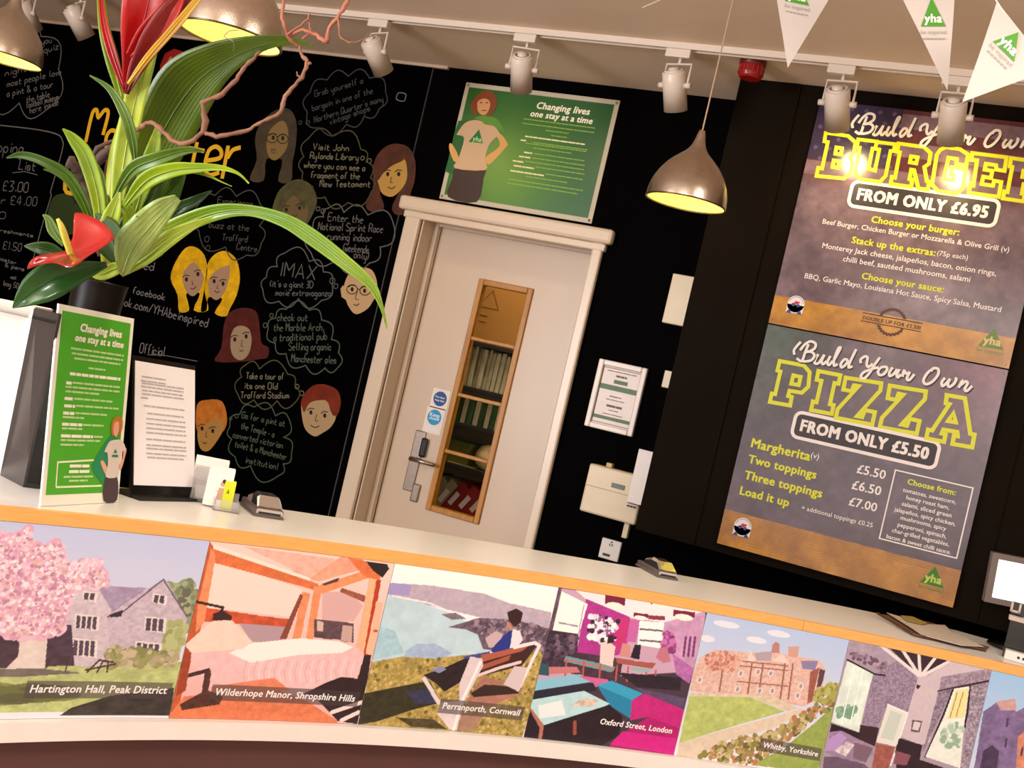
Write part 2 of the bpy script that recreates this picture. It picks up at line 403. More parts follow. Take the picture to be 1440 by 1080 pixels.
# ================================================================== CHALKBOARD with drawings
cb = thing('chalkboard', 'black chalkboard covering the wall left of the door, filled with chalk faces and thought clouds', 'chalkboard', (-4.4, YW, 0))
MB().box((-6.5, YW - .012, .05), (-2.664, YW, ZC - .013), .002).build('board', mat('chalkboard_black', '020101', .8, spec=.01, noise=.3, nscale=6), cb)
MB().box((-2.664, YW - .013, .05), (-2.659, YW, ZC - .013)).build('edge_strip', mat('edge_strip_grey', '1e1917', .5), cb)
CB = Plane(YW - .012)
zA = zt(0, 0, .25); zB = zt(340, 0, .25); zC_ = zt(0, 200, .25); zD = zt(240, 200, .25); zE = zt(240, 430, .25); zF = zt(0, 430, .25)
def cloud(mb, cusps, wd=.006, bulge=.33):
    q = [np.array(CB.px(*p)) for p in cusps]; n = len(q); out = []
    cen = sum(q) / n
    for i in range(n):
        a, b = q[i], q[(i + 1) % n]; d = b - a; L = np.linalg.norm(d); nn = np.array([-d[1], d[0]]) / L
        if nn @ ((a + b) / 2 - cen) < 0: nn = -nn
        for j in range(7):
            t = j / 7; out.append(a + d * t + nn * math.sin(math.pi * t) * L * bulge)
    ribbon(mb, CB, out, wd, .001, closed=True)
def cl(mb, Z, s, a, b, h, wd=.0045):
    q = Z([a, b]); chalk(mb, CB, s, CB.px(*q[0]), CB.px(*q[1]), h, wd)
gw_ = ink('4f4c49', .9); gw2 = ink('605c4f', .9); olive = ink('444025', .9); greenish = ink('3c4a38', .9)
clouds = [
 ('chalk thought cloud reading grab yourself a bargain', ink('363433', .9), zB, [(385,520),(480,450),(600,430),(720,440),(810,520),(775,610),(690,655),(590,700),(440,720),(370,630)],
  [("Grab yourself a",(412,545),(682,468)),("bargain in one of the",(398,625),(738,525)),("Northern Quarter's many",(410,690),(795,570)),("vintage shops",(500,702),(722,622))], 5,
  [(330,690,12),(372,690,15)]),
 ('chalk thought cloud about a library and the testament', olive, zB, [(350,880),(375,780),(510,765),(670,840),(700,910),(725,1000),(730,1080),(600,1140),(470,1110),(400,1050),(345,970)],
  [("Visit John",(400,842),(600,850)),("Rylands Library",(385,892),(655,902)),("where you can see a",(350,942),(692,962)),("fragment of the",(388,1000),(662,1008)),("New Testament",(440,1050),(722,1052))], 5,
  [(680,890,13),(718,905,15)]),
 ('chalk thought cloud mentioning a centre, behind the long leaf', ink('3d3a34', .9), zD, [(160,350),(250,300),(370,305),(505,350),(500,470),(510,570),(430,635),(310,590),(160,500)],
  [("Experience",(265,340),(460,362)),("the shopping",(165,395),(330,410)),("buzz at the",(215,478),(440,500)),("Trafford",(290,550),(430,562)),("Centre",(370,602),(485,618))], 5,
  [(205,545,20),(210,595,18)]),
 ('chalk thought cloud reading enter the sprint race', ink('56524d', .9), zD, [(860,420),(890,370),(975,395),(1110,410),(1260,480),(1180,590),(1120,680),(930,665),(790,620),(800,480)],
  [("Enter the",(885,440),(1080,455)),("National Sprint Race",(830,492),(1192,508)),("running indoor",(880,548),(1130,560)),("so",(810,602),(850,612)),("(weekends",(970,612),(1112,625)),("only)",(1030,650),(1110,662))], 6,
  [(830,375,14),(858,388,16)]),
 ('chalk thought cloud about a giant 3D movie', ink('4e4c49', .9), zD, [(600,700),(640,625),(780,670),(860,730),(910,800),(850,890),(720,880),(610,895),(520,830),(540,760)],
  [("(it's a giant 3D",(560,812),(800,820)),("movie extravaganza)",(590,862),(910,866))], 5, [(910,780,20),(930,810,16)]),
 ('chalk thought cloud about a pub selling ales', ink('424e3f', .9), zE, [(590,70),(650,20),(780,25),(850,80),(905,190),(945,265),(940,350),(870,350),(760,335),(650,270),(590,210),(550,130)],
  [("check out",(600,85),(770,85)),("the Marble Arch,",(580,142),(862,140)),("a traditional pub",(580,200),(878,190)),("Selling organic",(665,250),(902,250)),("Manchester ales",(680,315),(930,325))], 6,
  [(568,55,14),(532,110,16)]),
 ('chalk thought cloud about a stadium tour', olive, zE, [(400,400),(420,335),(500,355),(660,385),(700,450),(705,540),(600,535),(470,530),(380,500)],
  [("Take a tour of",(425,410),(635,415)),("its one Old",(415,465),(600,470)),("Trafford Stadium",(395,520),(665,520))], 5, [(712,455,15),(738,492,16)]),
 ('lowest chalk thought cloud, about a pint in a converted toilet', greenish, zE, [(390,610),(470,570),(590,620),(672,650),(635,740),(680,830),(635,890),(610,955),(450,900),(365,850),(345,750),(335,680)],
  [("Go for a pint at",(400,630),(640,680)),("the Temple - a",(395,690),(580,740)),("converted victorian",(350,740),(628,802)),("toilet & a Manchester",(360,792),(650,868)),("institution!",(420,882),(600,922))], 5,
  [(338,635,10),(372,620,13)]),
 ('chalk thought cloud at the far left behind the pendant lamp', ink('65615d', .9), zA, [(-80,180),(100,150),(232,205),(330,390),(260,620),(110,580),(-60,560)],
  [("you",(235,250),(290,240)),("quiz",(250,300),(330,275)),("night",(30,430),(150,400)),("most people love",(40,490),(345,420)),("a pint & a tour",(40,545),(300,490)),("the table",(150,580),(280,545)),("football museum",(150,610),(330,560)),("here inside",(170,640),(330,590))], 6, [])]
for lab, mt, Z, cusps, lines, h, dots in clouds:
    mb = MB(); cloud(mb, Z(cusps), .0055); o = mb.build('thought_cloud', mt, cb); tag(o, lab)
    lm = ink('635e4a', .9) if mt is olive else mt
    for s, a, b in lines:
        mb = MB(); cl(mb, Z, s, a, b, h * .0058); mb.build('lettering', lm, o)
    if '3D movie' in lab: mb = MB(); cl(mb, Z, "IMAX", (610,750), (812,775), .062, .006); mb.build('lettering', lm, o)
    mb = MB()
    for x, y, r in dots:
        c = CB.px(*Z([(x, y)])[0]); ribbon(mb, CB, circ(c, r * .25 / 320 * .9, 9), .004, .001, True)
    if dots: mb.build('bubble_ring', lm, o)
# loose writing
for Z, s, a, b, h in ((zC_, "facebook", (745,850), (925,888), .032), (zC_, "facebook.com/YHAbeinspired", (560,885), (1165,1040), .042), (zC_, "inspired", (650,690), (862,722), .04),
                      (zF, "Official", (785,262), (925,284), .045), (zB, "O", (868,562), (915,572), .035)):
    mb = MB(); cl(mb, Z, s, a, b, h, .005); mb.build('lettering', ink('666361', .9), cb)
mb = MB(); q = zF([(830,275),(930,280),(1110,312)]); ribbon(mb, CB, P(CB, q), .003, .001)
mb.build('underline', ink('666361', .9), cb)
for s, a, b, h in (("Shopping", (-120,850), (128,862), .06), ("List", (105,952), (195,962), .05), ("£3.00", (18,1072), (155,1082), .05)):
    mb = MB(); cl(mb, zA, s, a, b, h, .005); mb.build('lettering', ink('666360', .9), cb)
for s, a, b, h in (("for £4.00", (-60,345), (205,358), .045), ("10", (-30,425), (28,432), .035), ("refreshments", (-60,495), (185,535), .02), ("£1.50", (18,600), (118,615), .04),
                   ("poster", (-10,660), (90,690), .02), ("& pens", (30,700), (135,725), .02), ("mat", (60,768), (92,772), .02), ("bag 50p", (20,805), (118,825), .025)):
    mb = MB(); cl(mb, zC_, s, a, b, h, .004); mb.build('lettering', ink('666360', .9), cb)
mb = MB()
ribbon(mb, CB, P(CB, zA([(70,972),(140,965),(212,985)])), .004, .001)
ribbon(mb, CB, spline(P(CB, zA([(-60,700),(0,705),(200,728),(320,755),(352,790),(350,850),(285,1080)])), 4) + P(CB, zC_([(290,300),(235,480),(185,670)])), .006, .001)
mb.build('list_outline', ink('666360', .9), cb)
# big yellow bubble letters
yl = .021
for pts in ([(483,800),(520,640),(545,620),(555,660),(590,620),(610,640),(580,760)], [(655,740),(625,735),(600,770),(600,830),(640,870),(670,800)],
            [(1075,960),(1110,800)], [(1050,830),(1150,850)], [(1150,905),(1235,890),(1245,850),(1215,825),(1175,850),(1155,930),(1175,985),(1235,970)],
            [(1250,1005),(1285,820)], [(1280,890),(1310,845),(1355,830)]):
    mb = MB(); ribbon(mb, CB, spline(P(CB, zA(pts)), 4), yl, .0012); mb.build('bubble_letter', ink('d9a416', .8), cb)
mb = MB(); ribbon(mb, CB, spline(P(CB, zC_([(365,270),(370,215),(410,190),(440,240),(420,285),(375,280),(368,240)])), 4), yl, .0012)
mb.build('bubble_letter', ink('d9a416', .8), cb)
mb = MB()
for pts in ([(905,440),(900,370),(930,300),(980,275),(1030,290),(1055,350),(1030,420),(960,470)], [(1070,340),(1110,290),(1160,275),(1210,290),(1250,350),(1200,420),(1080,440),(1050,400)],
            [(905,430),(960,400),(1060,400),(1190,400),(1120,500),(1020,560),(940,500)]):
    fill(mb, CB, P(CB, zA(pts)), .001)
o = mb.build('painted_heart', ink('8a0d0a', .5), cb)
mb = MB(); ribbon(mb, CB, spline(P(CB, zA([(935,415),(938,370),(965,320)])), 4), .012, .002); mb.build('highlight', ink('c96050', .6), o)
mb = MB(); fill(mb, CB, P(CB, circ(zC_([(890,612)])[0], 9)), .001); mb.build('painted_spot', ink('0f4a1c', .8), cb)
# --- faces
def face(lab, Z, face_, hair, fc, hc_, eyes, mouth, lines=(), glasses=None, ears=()):
    mb = MB(); fill(mb, CB, spline(P(CB, Z(face_)), 3, True), .0012)
    for e in ears: fill(mb, CB, P(CB, Z(e)), .0011)
    o = mb.build('chalk_face', ink(fc, .86), cb); o['label'] = lab
    if hair:
        mb = MB(); rnd = random.Random(lab)
        for k, h in enumerate(hair): fill(mb, CB, spline(P(CB, Z(h)), 3, True), .0009 if k == 0 else .0016)
        mb.build('hair', mat('chalk_hair_' + hc_, hc_, .85, spec=.2, noise=.25, nscale=25), o)
    mb = MB()
    for x, y in eyes:
        fill(mb, CB, P(CB, Z(circ((x, y), 9, 10, 13))), .002)
        ribbon(mb, CB, P(CB, Z([(x - 22, y - 12), (x - 5, y - 24), (x + 18, y - 20)])), .004, .002)
    ribbon(mb, CB, spline(P(CB, Z(mouth)), 4), .004, .002)
    for l in lines: ribbon(mb, CB, spline(P(CB, Z(l)), 4), .003, .002)
    if glasses:
        for x, y in glasses: ribbon(mb, CB, P(CB, Z(circ((x, y), 30, 16, 26))), .004, .0021, True)
        (xa, ya), (xb, yb) = glasses; ribbon(mb, CB, P(CB, Z([(xa + 28, ya - 4), (xb - 28, yb - 4)])), .004, .0021)
    mb.build('features', ink('1e0f0a', .8), o)['kind'] = 'stuff'
face('chalk face with glasses and long olive brown hair at the top', zB, [(140,830),(150,750),(195,695),(240,682),(262,740),(258,820),(230,870),(190,902),(155,885)],
     [[(45,1010),(85,900),(75,780),(110,690),(190,620),(270,615),(308,690),(305,810),(285,920),(278,1020),(205,1018),(228,900),(140,895),(125,1015)]], '785f34', '3f3424',
     [(178,775),(232,778)], [(165,840),(180,845),(192,838)], [[(168,852),(182,862),(195,850)]], [(172,778),(232,782)])
face('chalk face of a boy with olive hair, above the long leaf', zD, [(615,400),(640,330),(700,290),(745,310),(775,390),(745,470),(690,490),(640,460)],
     [[(570,390),(600,290),(650,235),(720,208),(790,240),(822,310),(815,370),(775,450),(745,460),(620,430),(600,400)], [(600,400),(640,320),(710,285),(760,330),(750,380),(700,300),(650,340),(625,400)]],
     '604e2d', '4a4528', [(652,380),(726,370)], [(680,410),(700,418),(712,410)])  # face and hair colours darkened to imitate shade from the leaf
face('chalk face of a girl with long curly brown hair beside the door frame', zD, [(1168,200),(1230,140),(1310,88),(1332,180),(1310,250),(1250,306),(1192,290),(1172,240)],
     [[(1140,240),(1142,120),(1190,40),(1260,8),(1340,30),(1377,110),(1372,220),(1350,290),(1358,350),(1330,400),(1270,408),(1245,370),(1270,310),(1290,260),(1180,270),(1200,350),(1185,388),(1120,388),(1098,350),(1125,300)],
      [(1165,215),(1175,120),(1240,60),(1315,95),(1250,130),(1200,170)]],
     'ad8540', '4c2a1c', [(1222,180),(1284,180)], [(1222,252),(1245,262),(1265,248)], [[(1245,195),(1238,225),(1252,228)]])
HB = 'c99a08'
face('left one of the twin blonde chalk faces', zD, [(68,770),(80,720),(120,680),(150,690),(185,750),(175,810),(150,850),(120,866),(85,832)],
     [[(0,765),(30,670),(85,595),(140,590),(190,635),(207,720),(192,840),(212,945),(130,945),(165,850),(90,850),(98,900),(102,948),(48,952),(40,860)],
      [(62,790),(75,700),(110,670),(135,660),(185,745),(190,700),(150,620),(90,630),(50,700)]],
     '99785d', HB, [(90,772),(155,742)], [(112,822),(130,825),(145,810)], [[(120,780),(128,800),(120,802)]])
face('right one of the twin blonde chalk faces', zD, [(214,800),(228,750),(290,700),(332,690),(326,780),(300,850),(260,888),(222,862)],
     [[(170,945),(195,800),(207,690),(250,630),(310,612),(370,660),(390,760),(372,860),(332,940),(310,980),(248,960),(292,880),(215,872),(206,925),(200,948)],
      [(212,810),(228,745),(290,705),(335,688),(325,660),(270,655),(225,700)]],
     '99785d', HB, [(246,782),(296,796)], [(248,835),(262,845),(278,838)], [[(268,800),(262,822),(272,824)]])
face('bald chalk face with round glasses beside the door frame', zD, [(985,880),(975,815),(1000,745),(1040,712),(1090,705),(1135,722),(1160,780),(1162,850),(1140,890),(1110,935),(1045,968),(1005,930)],
     None, 'b49268', '', [(1022,828),(1092,836)], [(1030,912),(1048,918),(1062,908)], [[(1052,840),(1040,880),(1060,885)]], [(1022,828),(1095,835)],
     ears=[[(990,890),(962,870),(956,825),(970,806),(990,815)], [(1140,895),(1152,860),(1158,830),(1140,840)]])
face('chalk face of a girl with long dark red hair', zE, [(338,240),(340,170),(350,125),(400,108),(452,130),(456,200),(440,270),(400,306),(358,290)],
     [[(250,312),(285,240),(300,110),(330,40),(400,12),(480,30),(500,110),(512,210),(552,235),(545,290),(500,300),(400,315)],
      [(330,200),(335,120),(395,70),(460,110),(460,200),(445,135),(400,112),(355,130)]],
     '8f785a', '4a1710', [(362,190),(426,172)], [(388,250),(400,256),(412,248)], [[(405,190),(398,225),(410,228)]])
face('chalk face of a boy with short red hair left of the door', zE, [(735,560),(752,600),(785,545),(870,530),(905,590),(930,628),(902,682),(860,712),(812,735),(762,700),(742,640)],
     [[(732,560),(750,500),(800,450),(870,443),(942,480),(957,560),(928,632),(900,640),(760,600)],
      [(745,590),(760,520),(800,480),(900,480),(940,560),(922,620),(900,590),(885,540),(850,530),(780,545)]],
     'a0855f', '6b2410', [(790,600),(868,618)], [(788,672),(815,685),(838,675)], [[(825,610),(815,645),(832,648)]])
face('chalk face with orange fringe, right of the white notice', zE, [(152,700),(200,650),(265,630),(302,680),(262,760),(212,817),(166,800)],
     [[(148,700),(148,560),(200,530),(290,538),(318,640),(298,705),(260,700),(200,690)], [(150,705),(180,600),(250,580),(300,640),(262,632),(215,655),(175,680)]],
     '9b7034', 'a8601c', [(178,690),(238,704)], [(180,765),(192,775),(205,768)], [[(205,705),(198,735),(208,738)]])
face('dark green painted face half hidden behind the red flower', zC_, [(270,400),(300,310),(370,288),(450,310),(485,390),(460,480),(400,520),(320,520),(282,450)],
     None, '26360f', '', [(425,335)], [(330,480),(360,490),(390,480)])
# ================================================================== DOOR
dcol = mat('door_gloss_paint', 'bfa890', .35, spec=.5, noise=.02, nscale=3)
fcol = mat('architrave_gloss_paint', 'ccb7a0', .3, spec=.5, noise=.02, nscale=4)
arch = MB()
arch.box((-2.62, YW - .028, 0), (DL + .0, YW, DT + .01), .008).box((DR, YW - .028, 0), (-1.69, YW, DT + .01), .008)
ar = struct(arch.build('trim_2', fcol)); ar['label'] = 'cream gloss architrave around the store door'
MB().box((-2.66, YW - .045, DT + .0), (-1.655, YW, DT + .062), .014).build('head_moulding', fcol, ar)
MB().box((-2.63, YW - .03, DT - .03), (-1.68, YW, DT + .0), .005).build('cornice', fcol, ar)
YD = YW + .13
lin_ = MB().box((DL, YW, 0), (DL + .008, YD + .03, DT)).box((DR - .008, YW, 0), (DR, YD + .03, DT)).box((DL, YW, DT - .008), (DR, YD + .03, DT))
lin_.box((DL + .008, YD - .035, 0), (DL + .03, YD - .004, DT - .008), .003).box((DR - .03, YD - .035, 0), (DR - .008, YD - .004, DT - .008), .003).box((DL + .03, YD - .035, DT - .03), (DR - .03, YD - .004, DT - .008), .003)
lin_.build('door_lining', fcol, ar)
DP = Plane(YD)
g = [DP.px(676, 391), DP.px(752.5, 407.5), DP.px(672.6, 738), DP.px(598.5, 715.5)]
gx0 = (g[0][0] + g[3][0]) / 2; gx1 = (g[1][0] + g[2][0]) / 2; gz1 = (g[0][1] + g[1][1]) / 2; gz0 = (g[2][1] + g[3][1]) / 2
door = MB(); L0, L1 = DL + .03, DR - .01
for a, b in (((L0, gz1), (L1, DT - .012)), ((L0, .01), (L1, gz0)), ((L0, gz0), (gx0, gz1)), ((gx1, gz0), (L1, gz1))):
    door.box((a[0], YD, a[1]), (b[0], YD + .042, b[1]))
dr = struct(door.build('door_1', dcol)); dr['label'] = 'cream door with narrow oak framed window'
oak = mat('oak_beading', 'a2690a', .4, noise=.2, nscale=6, stretch=(12, 12, 1))
fr = .026; fm = MB()
fm.box((gx0, YD - .012, gz0), (gx0 + fr, YD + .03, gz1), .004).box((gx1 - fr, YD - .012, gz0), (gx1, YD + .03, gz1), .004)
fm.box((gx0 + fr, YD - .012, gz1 - fr), (gx1 - fr, YD + .03, gz1), .004).box((gx0 + fr, YD - .012, gz0), (gx1 - fr, YD + .03, gz0 + fr), .004)
wf = fm.build('window_frame', oak, dr)
zs = [gz1 - fr] ; bars = []
for a, b in (((661, 476), (730, 489)), ((642.5, 555), (711, 570)), ((623, 633), (688, 650))):
    z = (DP.px(*a)[1] + DP.px(*b)[1]) / 2; bars.append(z)
    MB().box((gx0 + fr, YD - .008, z - .008), (gx1 - fr, YD + .02, z + .008), .003).build('glazing_bar', oak, wf)
glass = mat('window_glass', 'ffffff', .02, trans=1, spec=.5); glass.node_tree.nodes['Principled BSDF'].inputs['IOR'].default_value = 1.1
ed = [gz1 - fr] + bars + [gz0 + fr]
for i in range(4):
    MB().box((gx0 + fr - .004, YD + .008, ed[i + 1] + (.006 if i < 3 else -.004)), (gx1 - fr + .004, YD + .011, ed[i] - .006)).build('pane', glass, wf)
steel = mat('brushed_steel', '9d8f84', .3, metal=1, noise=.1, nscale=80)
h0 = DP.px(590, 620); hx = DP.px(586, 640)[0]; hz_ = DP.px(597, 650)[1]
pl = MB().box((hx - .028, YD - .008, hz_ - .14), (hx + .024, YD, hz_ + .13), .004).build('handle_plate', steel, dr)
pz = DP.px(597, 632); MB().box((pz[0] - .016, YD - .022, pz[1] - .035), (pz[0] + .016, YD - .008, pz[1] + .05), .008).build('lock_cover', mat('lock_black', '0c0a0a', .3), pl)
mb = MB(); kz = hz_ + .004
mb.tube([(hx, YD - .006, kz), (hx, YD - .05, kz)], .01, 12).tube([(hx, YD - .05, kz), (hx + .05, YD - .052, kz), (hx + .12, YD - .05, kz - .002)], [.011, .009, .008], 12)
mb.build('door_handle', steel, pl, True)
pb = DP.px(586, 690); MB().box((pb[0] - .02, YD - .012, pb[1] - .05), (pb[0] + .018, YD, hz_ - .1), .006).build('pull_plate', steel, dr)
for (x, y, r, c, s) in ((619, 561, 10.5, '16407c', ["Fire door", "keep shut"]), (611, 587, 11, '1b86b8', ["Keep", "closed"])):
    c0 = DP.px(x, y); rr = r / 330 * 1.03
    mb = MB(); fill(mb, DP, rrect(DP, c0[0] - rr * 1.3, c0[1] - rr * (1.35 if y < 580 else 2.1), c0[0] + rr * 1.3, c0[1] + rr * 1.3, .004), .0008); o = mb.build('sign', ink('d9cdc2', .5), dr)
    o['label'] = 'small %s round sign on white plate' % ('dark blue' if y < 580 else 'light blue')
    mb = MB(); fill(mb, DP, circ(c0, rr, 24), .0014); mb.build('disc', ink(c, .4), o)
    mb = MB()
    for k, t in enumerate(s): text(mb, DP, t, (c0[0] - rr * .7, c0[1] + .003 - k * .014), (c0[0] + rr * .7, c0[1] + .003 - k * .014), lift=.0018, bold=.02)
    if y > 580:
        for k in range(2): ribbon(mb, DP, [(c0[0] - rr * .8, c0[1] - rr * 1.4 - k * .01), (c0[0] + rr * .8, c0[1] - rr * 1.4 - k * .01)], .003, .0012)
    mb.build('lettering', ink('e8e4e0', .5) if y < 580 else ink('d0e0e8', .5), o)
# --- shelving and its load, seen through the door glass
YS = YD + .42; SP = Plane(YS)
shelf = thing('storage_shelves', 'dark shelving inside the store room behind the door glass', 'shelves', (-2.1, YS + .2, 0))
zsh = [SP.px(690, 476)[1] - .03, SP.px(680, 543)[1] - .02, SP.px(660, 598)[1], SP.px(650, 655)[1], SP.px(630, 735)[1] - .03]
for z in zsh: MB().box((-2.75, YS, z - .02), (-1.5, YS + .42, z), .003).build('shelf', mat('shelf_dark', '2a2622', .6, noise=.1), shelf)
for x in (-2.75, -1.48): MB().box((x - .02, YS, .0), (x, YS + .42, 2.3), .003).build('upright', mat('shelf_dark', '2a2622', .6), shelf)
card = mat('cardboard', 'b07c34', .8, noise=.06, nscale=12)
a = SP.px(672, 400); b = SP.px(735, 470)
t = thing('cardboard_box', 'brown cardboard box with a printed triangle, behind the top pane', 'box', (a[0] + .1, YS + .2, zsh[0]))
o = MB().box((a[0] - .04, YS + .02, zsh[0]), (b[0] + .0, YS + .35, a[1] + .1), .004).build('carton', card, t)
mb = MB(); S2 = Plane(YS + .02); c = S2.px(690, 425)
ribbon(mb, S2, [(c[0] - .06, c[1] - .03), (c[0], c[1] + .055), (c[0] + .05, c[1] - .03)], .004, .0008, True)
for k in range(2): ribbon(mb, S2, [(c[0] - .07, c[1] - .07 - .03 * k), (c[0] + .0, c[1] - .07 - .03 * k)], .006, .0008)
mb.build('print', ink('6b4a1c', .8), o)
def folders(x0, x1, z, n, cols, labs, gname, h, tilt=0.0, wob=.0):
    rnd = random.Random(int(z * 100)); wd = (x1 - x0) / n
    for i in range(n):
        x = x0 + wd * i; hh = h * rnd.uniform(.86, 1.0); k = i % len(cols)
        t = thing('file_folder', labs[k], 'folder', (x, YS + .1, z), gname)
        y0 = YS + .02 + rnd.uniform(0, .02)
        o = MB().box((x + .001, y0, z + .002), (x + wd * .8, y0 + .24, z + hh), .0015).build('cover', cols[k], t)
        MB().box((x + wd * .15, y0 + .002, z + hh - .002), (x + wd * .65, y0 + .22, z + hh + .012)).build('paper', mat('folder_paper', 'c9bfa4', .8, noise=.1), t)
gf = mat('folder_green', '2f5a26', .7, noise=.15); pf = mat('folder_pale', 'b8b08c', .7, noise=.12); yf = mat('folder_yellow', 'a8a02a', .7, noise=.1)
folders(-2.56, -2.02, zsh[1], 22, [pf], ['pale hanging file on the upper store shelf, behind the second pane'], 'pale hanging files on the upper shelf', .19)
folders(-2.24 + .22, -1.8, zsh[1], 6, [yf, gf], ['yellow file at the right end of the upper store shelf', 'green file at the right end of the upper store shelf'], 'coloured files on the upper shelf', .18)
folders(-2.52, -1.85, zsh[2], 22, [gf, pf], ['green hanging file on the middle store shelf', 'pale hanging file on the middle store shelf'], 'hanging files on the middle shelf', .13)
p = SP.px(680, 633)
ball = thing('string_ball', 'round cream ball behind the third door pane', 'ball', (p[0], YS + .08, zsh[3]))
rb = .062; mb = MB(); M = Matrix.Translation((p[0], YS + .07, zsh[3] + rb))
mb.lathe([(max(.001, rb * math.cos(t)) * (1 + .02 * math.sin(9 * t)), rb * math.sin(t)) for t in [math.pi * (i / 16 - .5) for i in range(17)]], M, 24)
mb.build('ball', mat('cream_string', 'd9c089', .8, noise=.12, nscale=60, bump=.6, bscale=150), ball, True)
p = SP.px(655, 620)
t = thing('storage_box', 'small olive box beside the cream ball on the store shelf', 'box', (p[0], YS, zsh[3]))
MB().box((p[0] - .1, YS + .03, zsh[3]), (p[0] + .02, YS + .2, zsh[3] + .1), .004).build('carton', mat('olive_box', '6a6420', .7, noise=.1), t)
MB().box((p[0] - .104, YS + .026, zsh[3] + .085), (p[0] + .024, YS + .204, zsh[3] + .108), .004).build('lid', mat('olive_lid', '4c5a1a', .7), t)
red = mat('binder_red', '8f1414', .5, noise=.1); beige = mat('binder_beige', '9a8c6a', .6, noise=.1)
for i, (dx, ang, mt_, lab) in enumerate(((-.33, .5, gf, 'dark green binder leaning at the left of the bottom pane'), (-.26, .5, beige, 'beige binder leaning second from left behind the bottom pane'), (-.17, .52, beige, 'thicker beige binder leaning against a red one'),
                                        (-.10, .52, red, 'first red binder beside the beige ones'), (-.02, .55, red, 'middle red binder with white spine label'), (.07, .58, red, 'last red binder, lying lowest at the right'))):
    x = -2.63 + i * .056; z = zsh[4]; t = thing('ring_binder', lab, 'binder', (x, YS + .1, z))
    X = np.array([math.cos(ang), 0, -math.sin(ang)]); Zv = np.array([math.sin(ang), 0, math.cos(ang)])
    c = np.array([x, YS + .15, z + .02]) + Zv * .12 + X * .02
    MB().obox(c, X * .026, (0, .12, 0), Zv * .12).build('cover', mt_, t)
    mb = MB(); cc = c + Zv * .035 - np.array([0, .121, 0]); mb.obox(cc, X * .012, (0, .0006, 0), Zv * .035); mb.build('spine_label', mat('label_white', 'd8cfc0', .7), t)
p = SP.px(640, 652)
t = thing('paper_pad', 'yellow pad lying flat above the red binders', 'pad', (p[0], YS, zsh[4] + .27))
MB().obox((p[0] + .06, YS + .1, zsh[4] + .30), (.11, 0, -.004), (0, .08, 0), (0, 0, .008)).build('pad_sheets', mat('pad_yellow', 'b8ae3a', .7, noise=.05), t)
MB().obox((p[0] + .06, YS + .1, zsh[4] + .29), (.112, 0, -.004), (0, .082, 0), (0, 0, .0015)).build('pad_back', card, t)
# unseen fill lights added to brighten the store shelves
l = bpy.data.lights.new('store_fill', 'POINT'); l.energy = 20; l.color = (1, .85, .65); l.shadow_soft_size = .1
o = bpy.data.objects.new('store_fill', l); COL.objects.link(o); o.location = (-2.1, YD + .2, 2.55)
l2 = l.copy(); l2.energy = 6; o = bpy.data.objects.new('store_fill', l2); COL.objects.link(o); o.location = (-1.25, YD + .2, 1.35)
# ================================================================== GREEN POSTER ABOVE THE DOOR
def kid(mb_dict, S, Z, k=1):
    pass
GP = Plane(YW - .006); gp = thing('framed_poster', 'large green poster with a caped child, above the door', 'poster', (-2.14, YW, 2.2))
c4 = [GP.px(655, 115), GP.px(873, 142), GP.px(832, 308), GP.px(617, 285)]
px0 = (c4[0][0] + c4[3][0]) / 2; px1 = (c4[1][0] + c4[2][0]) / 2; pz1 = (c4[0][1] + c4[1][1]) / 2; pz0 = (c4[2][1] + c4[3][1]) / 2
MB().box((px0, YW - .006, pz0), (px1, YW, pz1), .001).build('backing', ink('b8ac96', .4), gp)
sh = Sheet(GP, px0 + .02, pz0 + .02, px1 - .02, pz1 - .02, 330, '225a10')
X = (sh.gx - px0) / (px1 - px0); Yy = (sh.gy - pz0) / (pz1 - pz0)
gl = np.exp(-(((X - .36) / .38) ** 2 + ((Yy - .30) / .5) ** 2))[..., None]
sh.c = sh.srgb('144e0e') * (1 - gl) + sh.srgb('5c8814') * gl
sh.build('print', gp, 0, .001, rough=.35, spec=.5)
zP = zt(610, 110, .1759)
def polys(S, Z, items, parent, lift):
    for nm, col, pl_ in items:
        mb = MB()
        for q in pl_: fill(mb, S, P(S, Z(q)) if 'logo' in nm else spline(P(S, Z(q)), 3, True), lift)
        lift += .0003
        mb.build(nm, ink(col, .45), parent)
fig = MB(); fill(fig, GP, P(GP, zP([(310,340),(200,340),(170,420),(120,640),(90,745),(150,770),(240,620),(260,500),(330,380),(480,350),(545,430),(570,440),(540,370),(480,320),(420,310)])), .0012)
fo = fig.build('child_figure', ink('1f5a22', .45), gp); fo['label'] = 'printed child in white shirt and green cape, hands on hips'
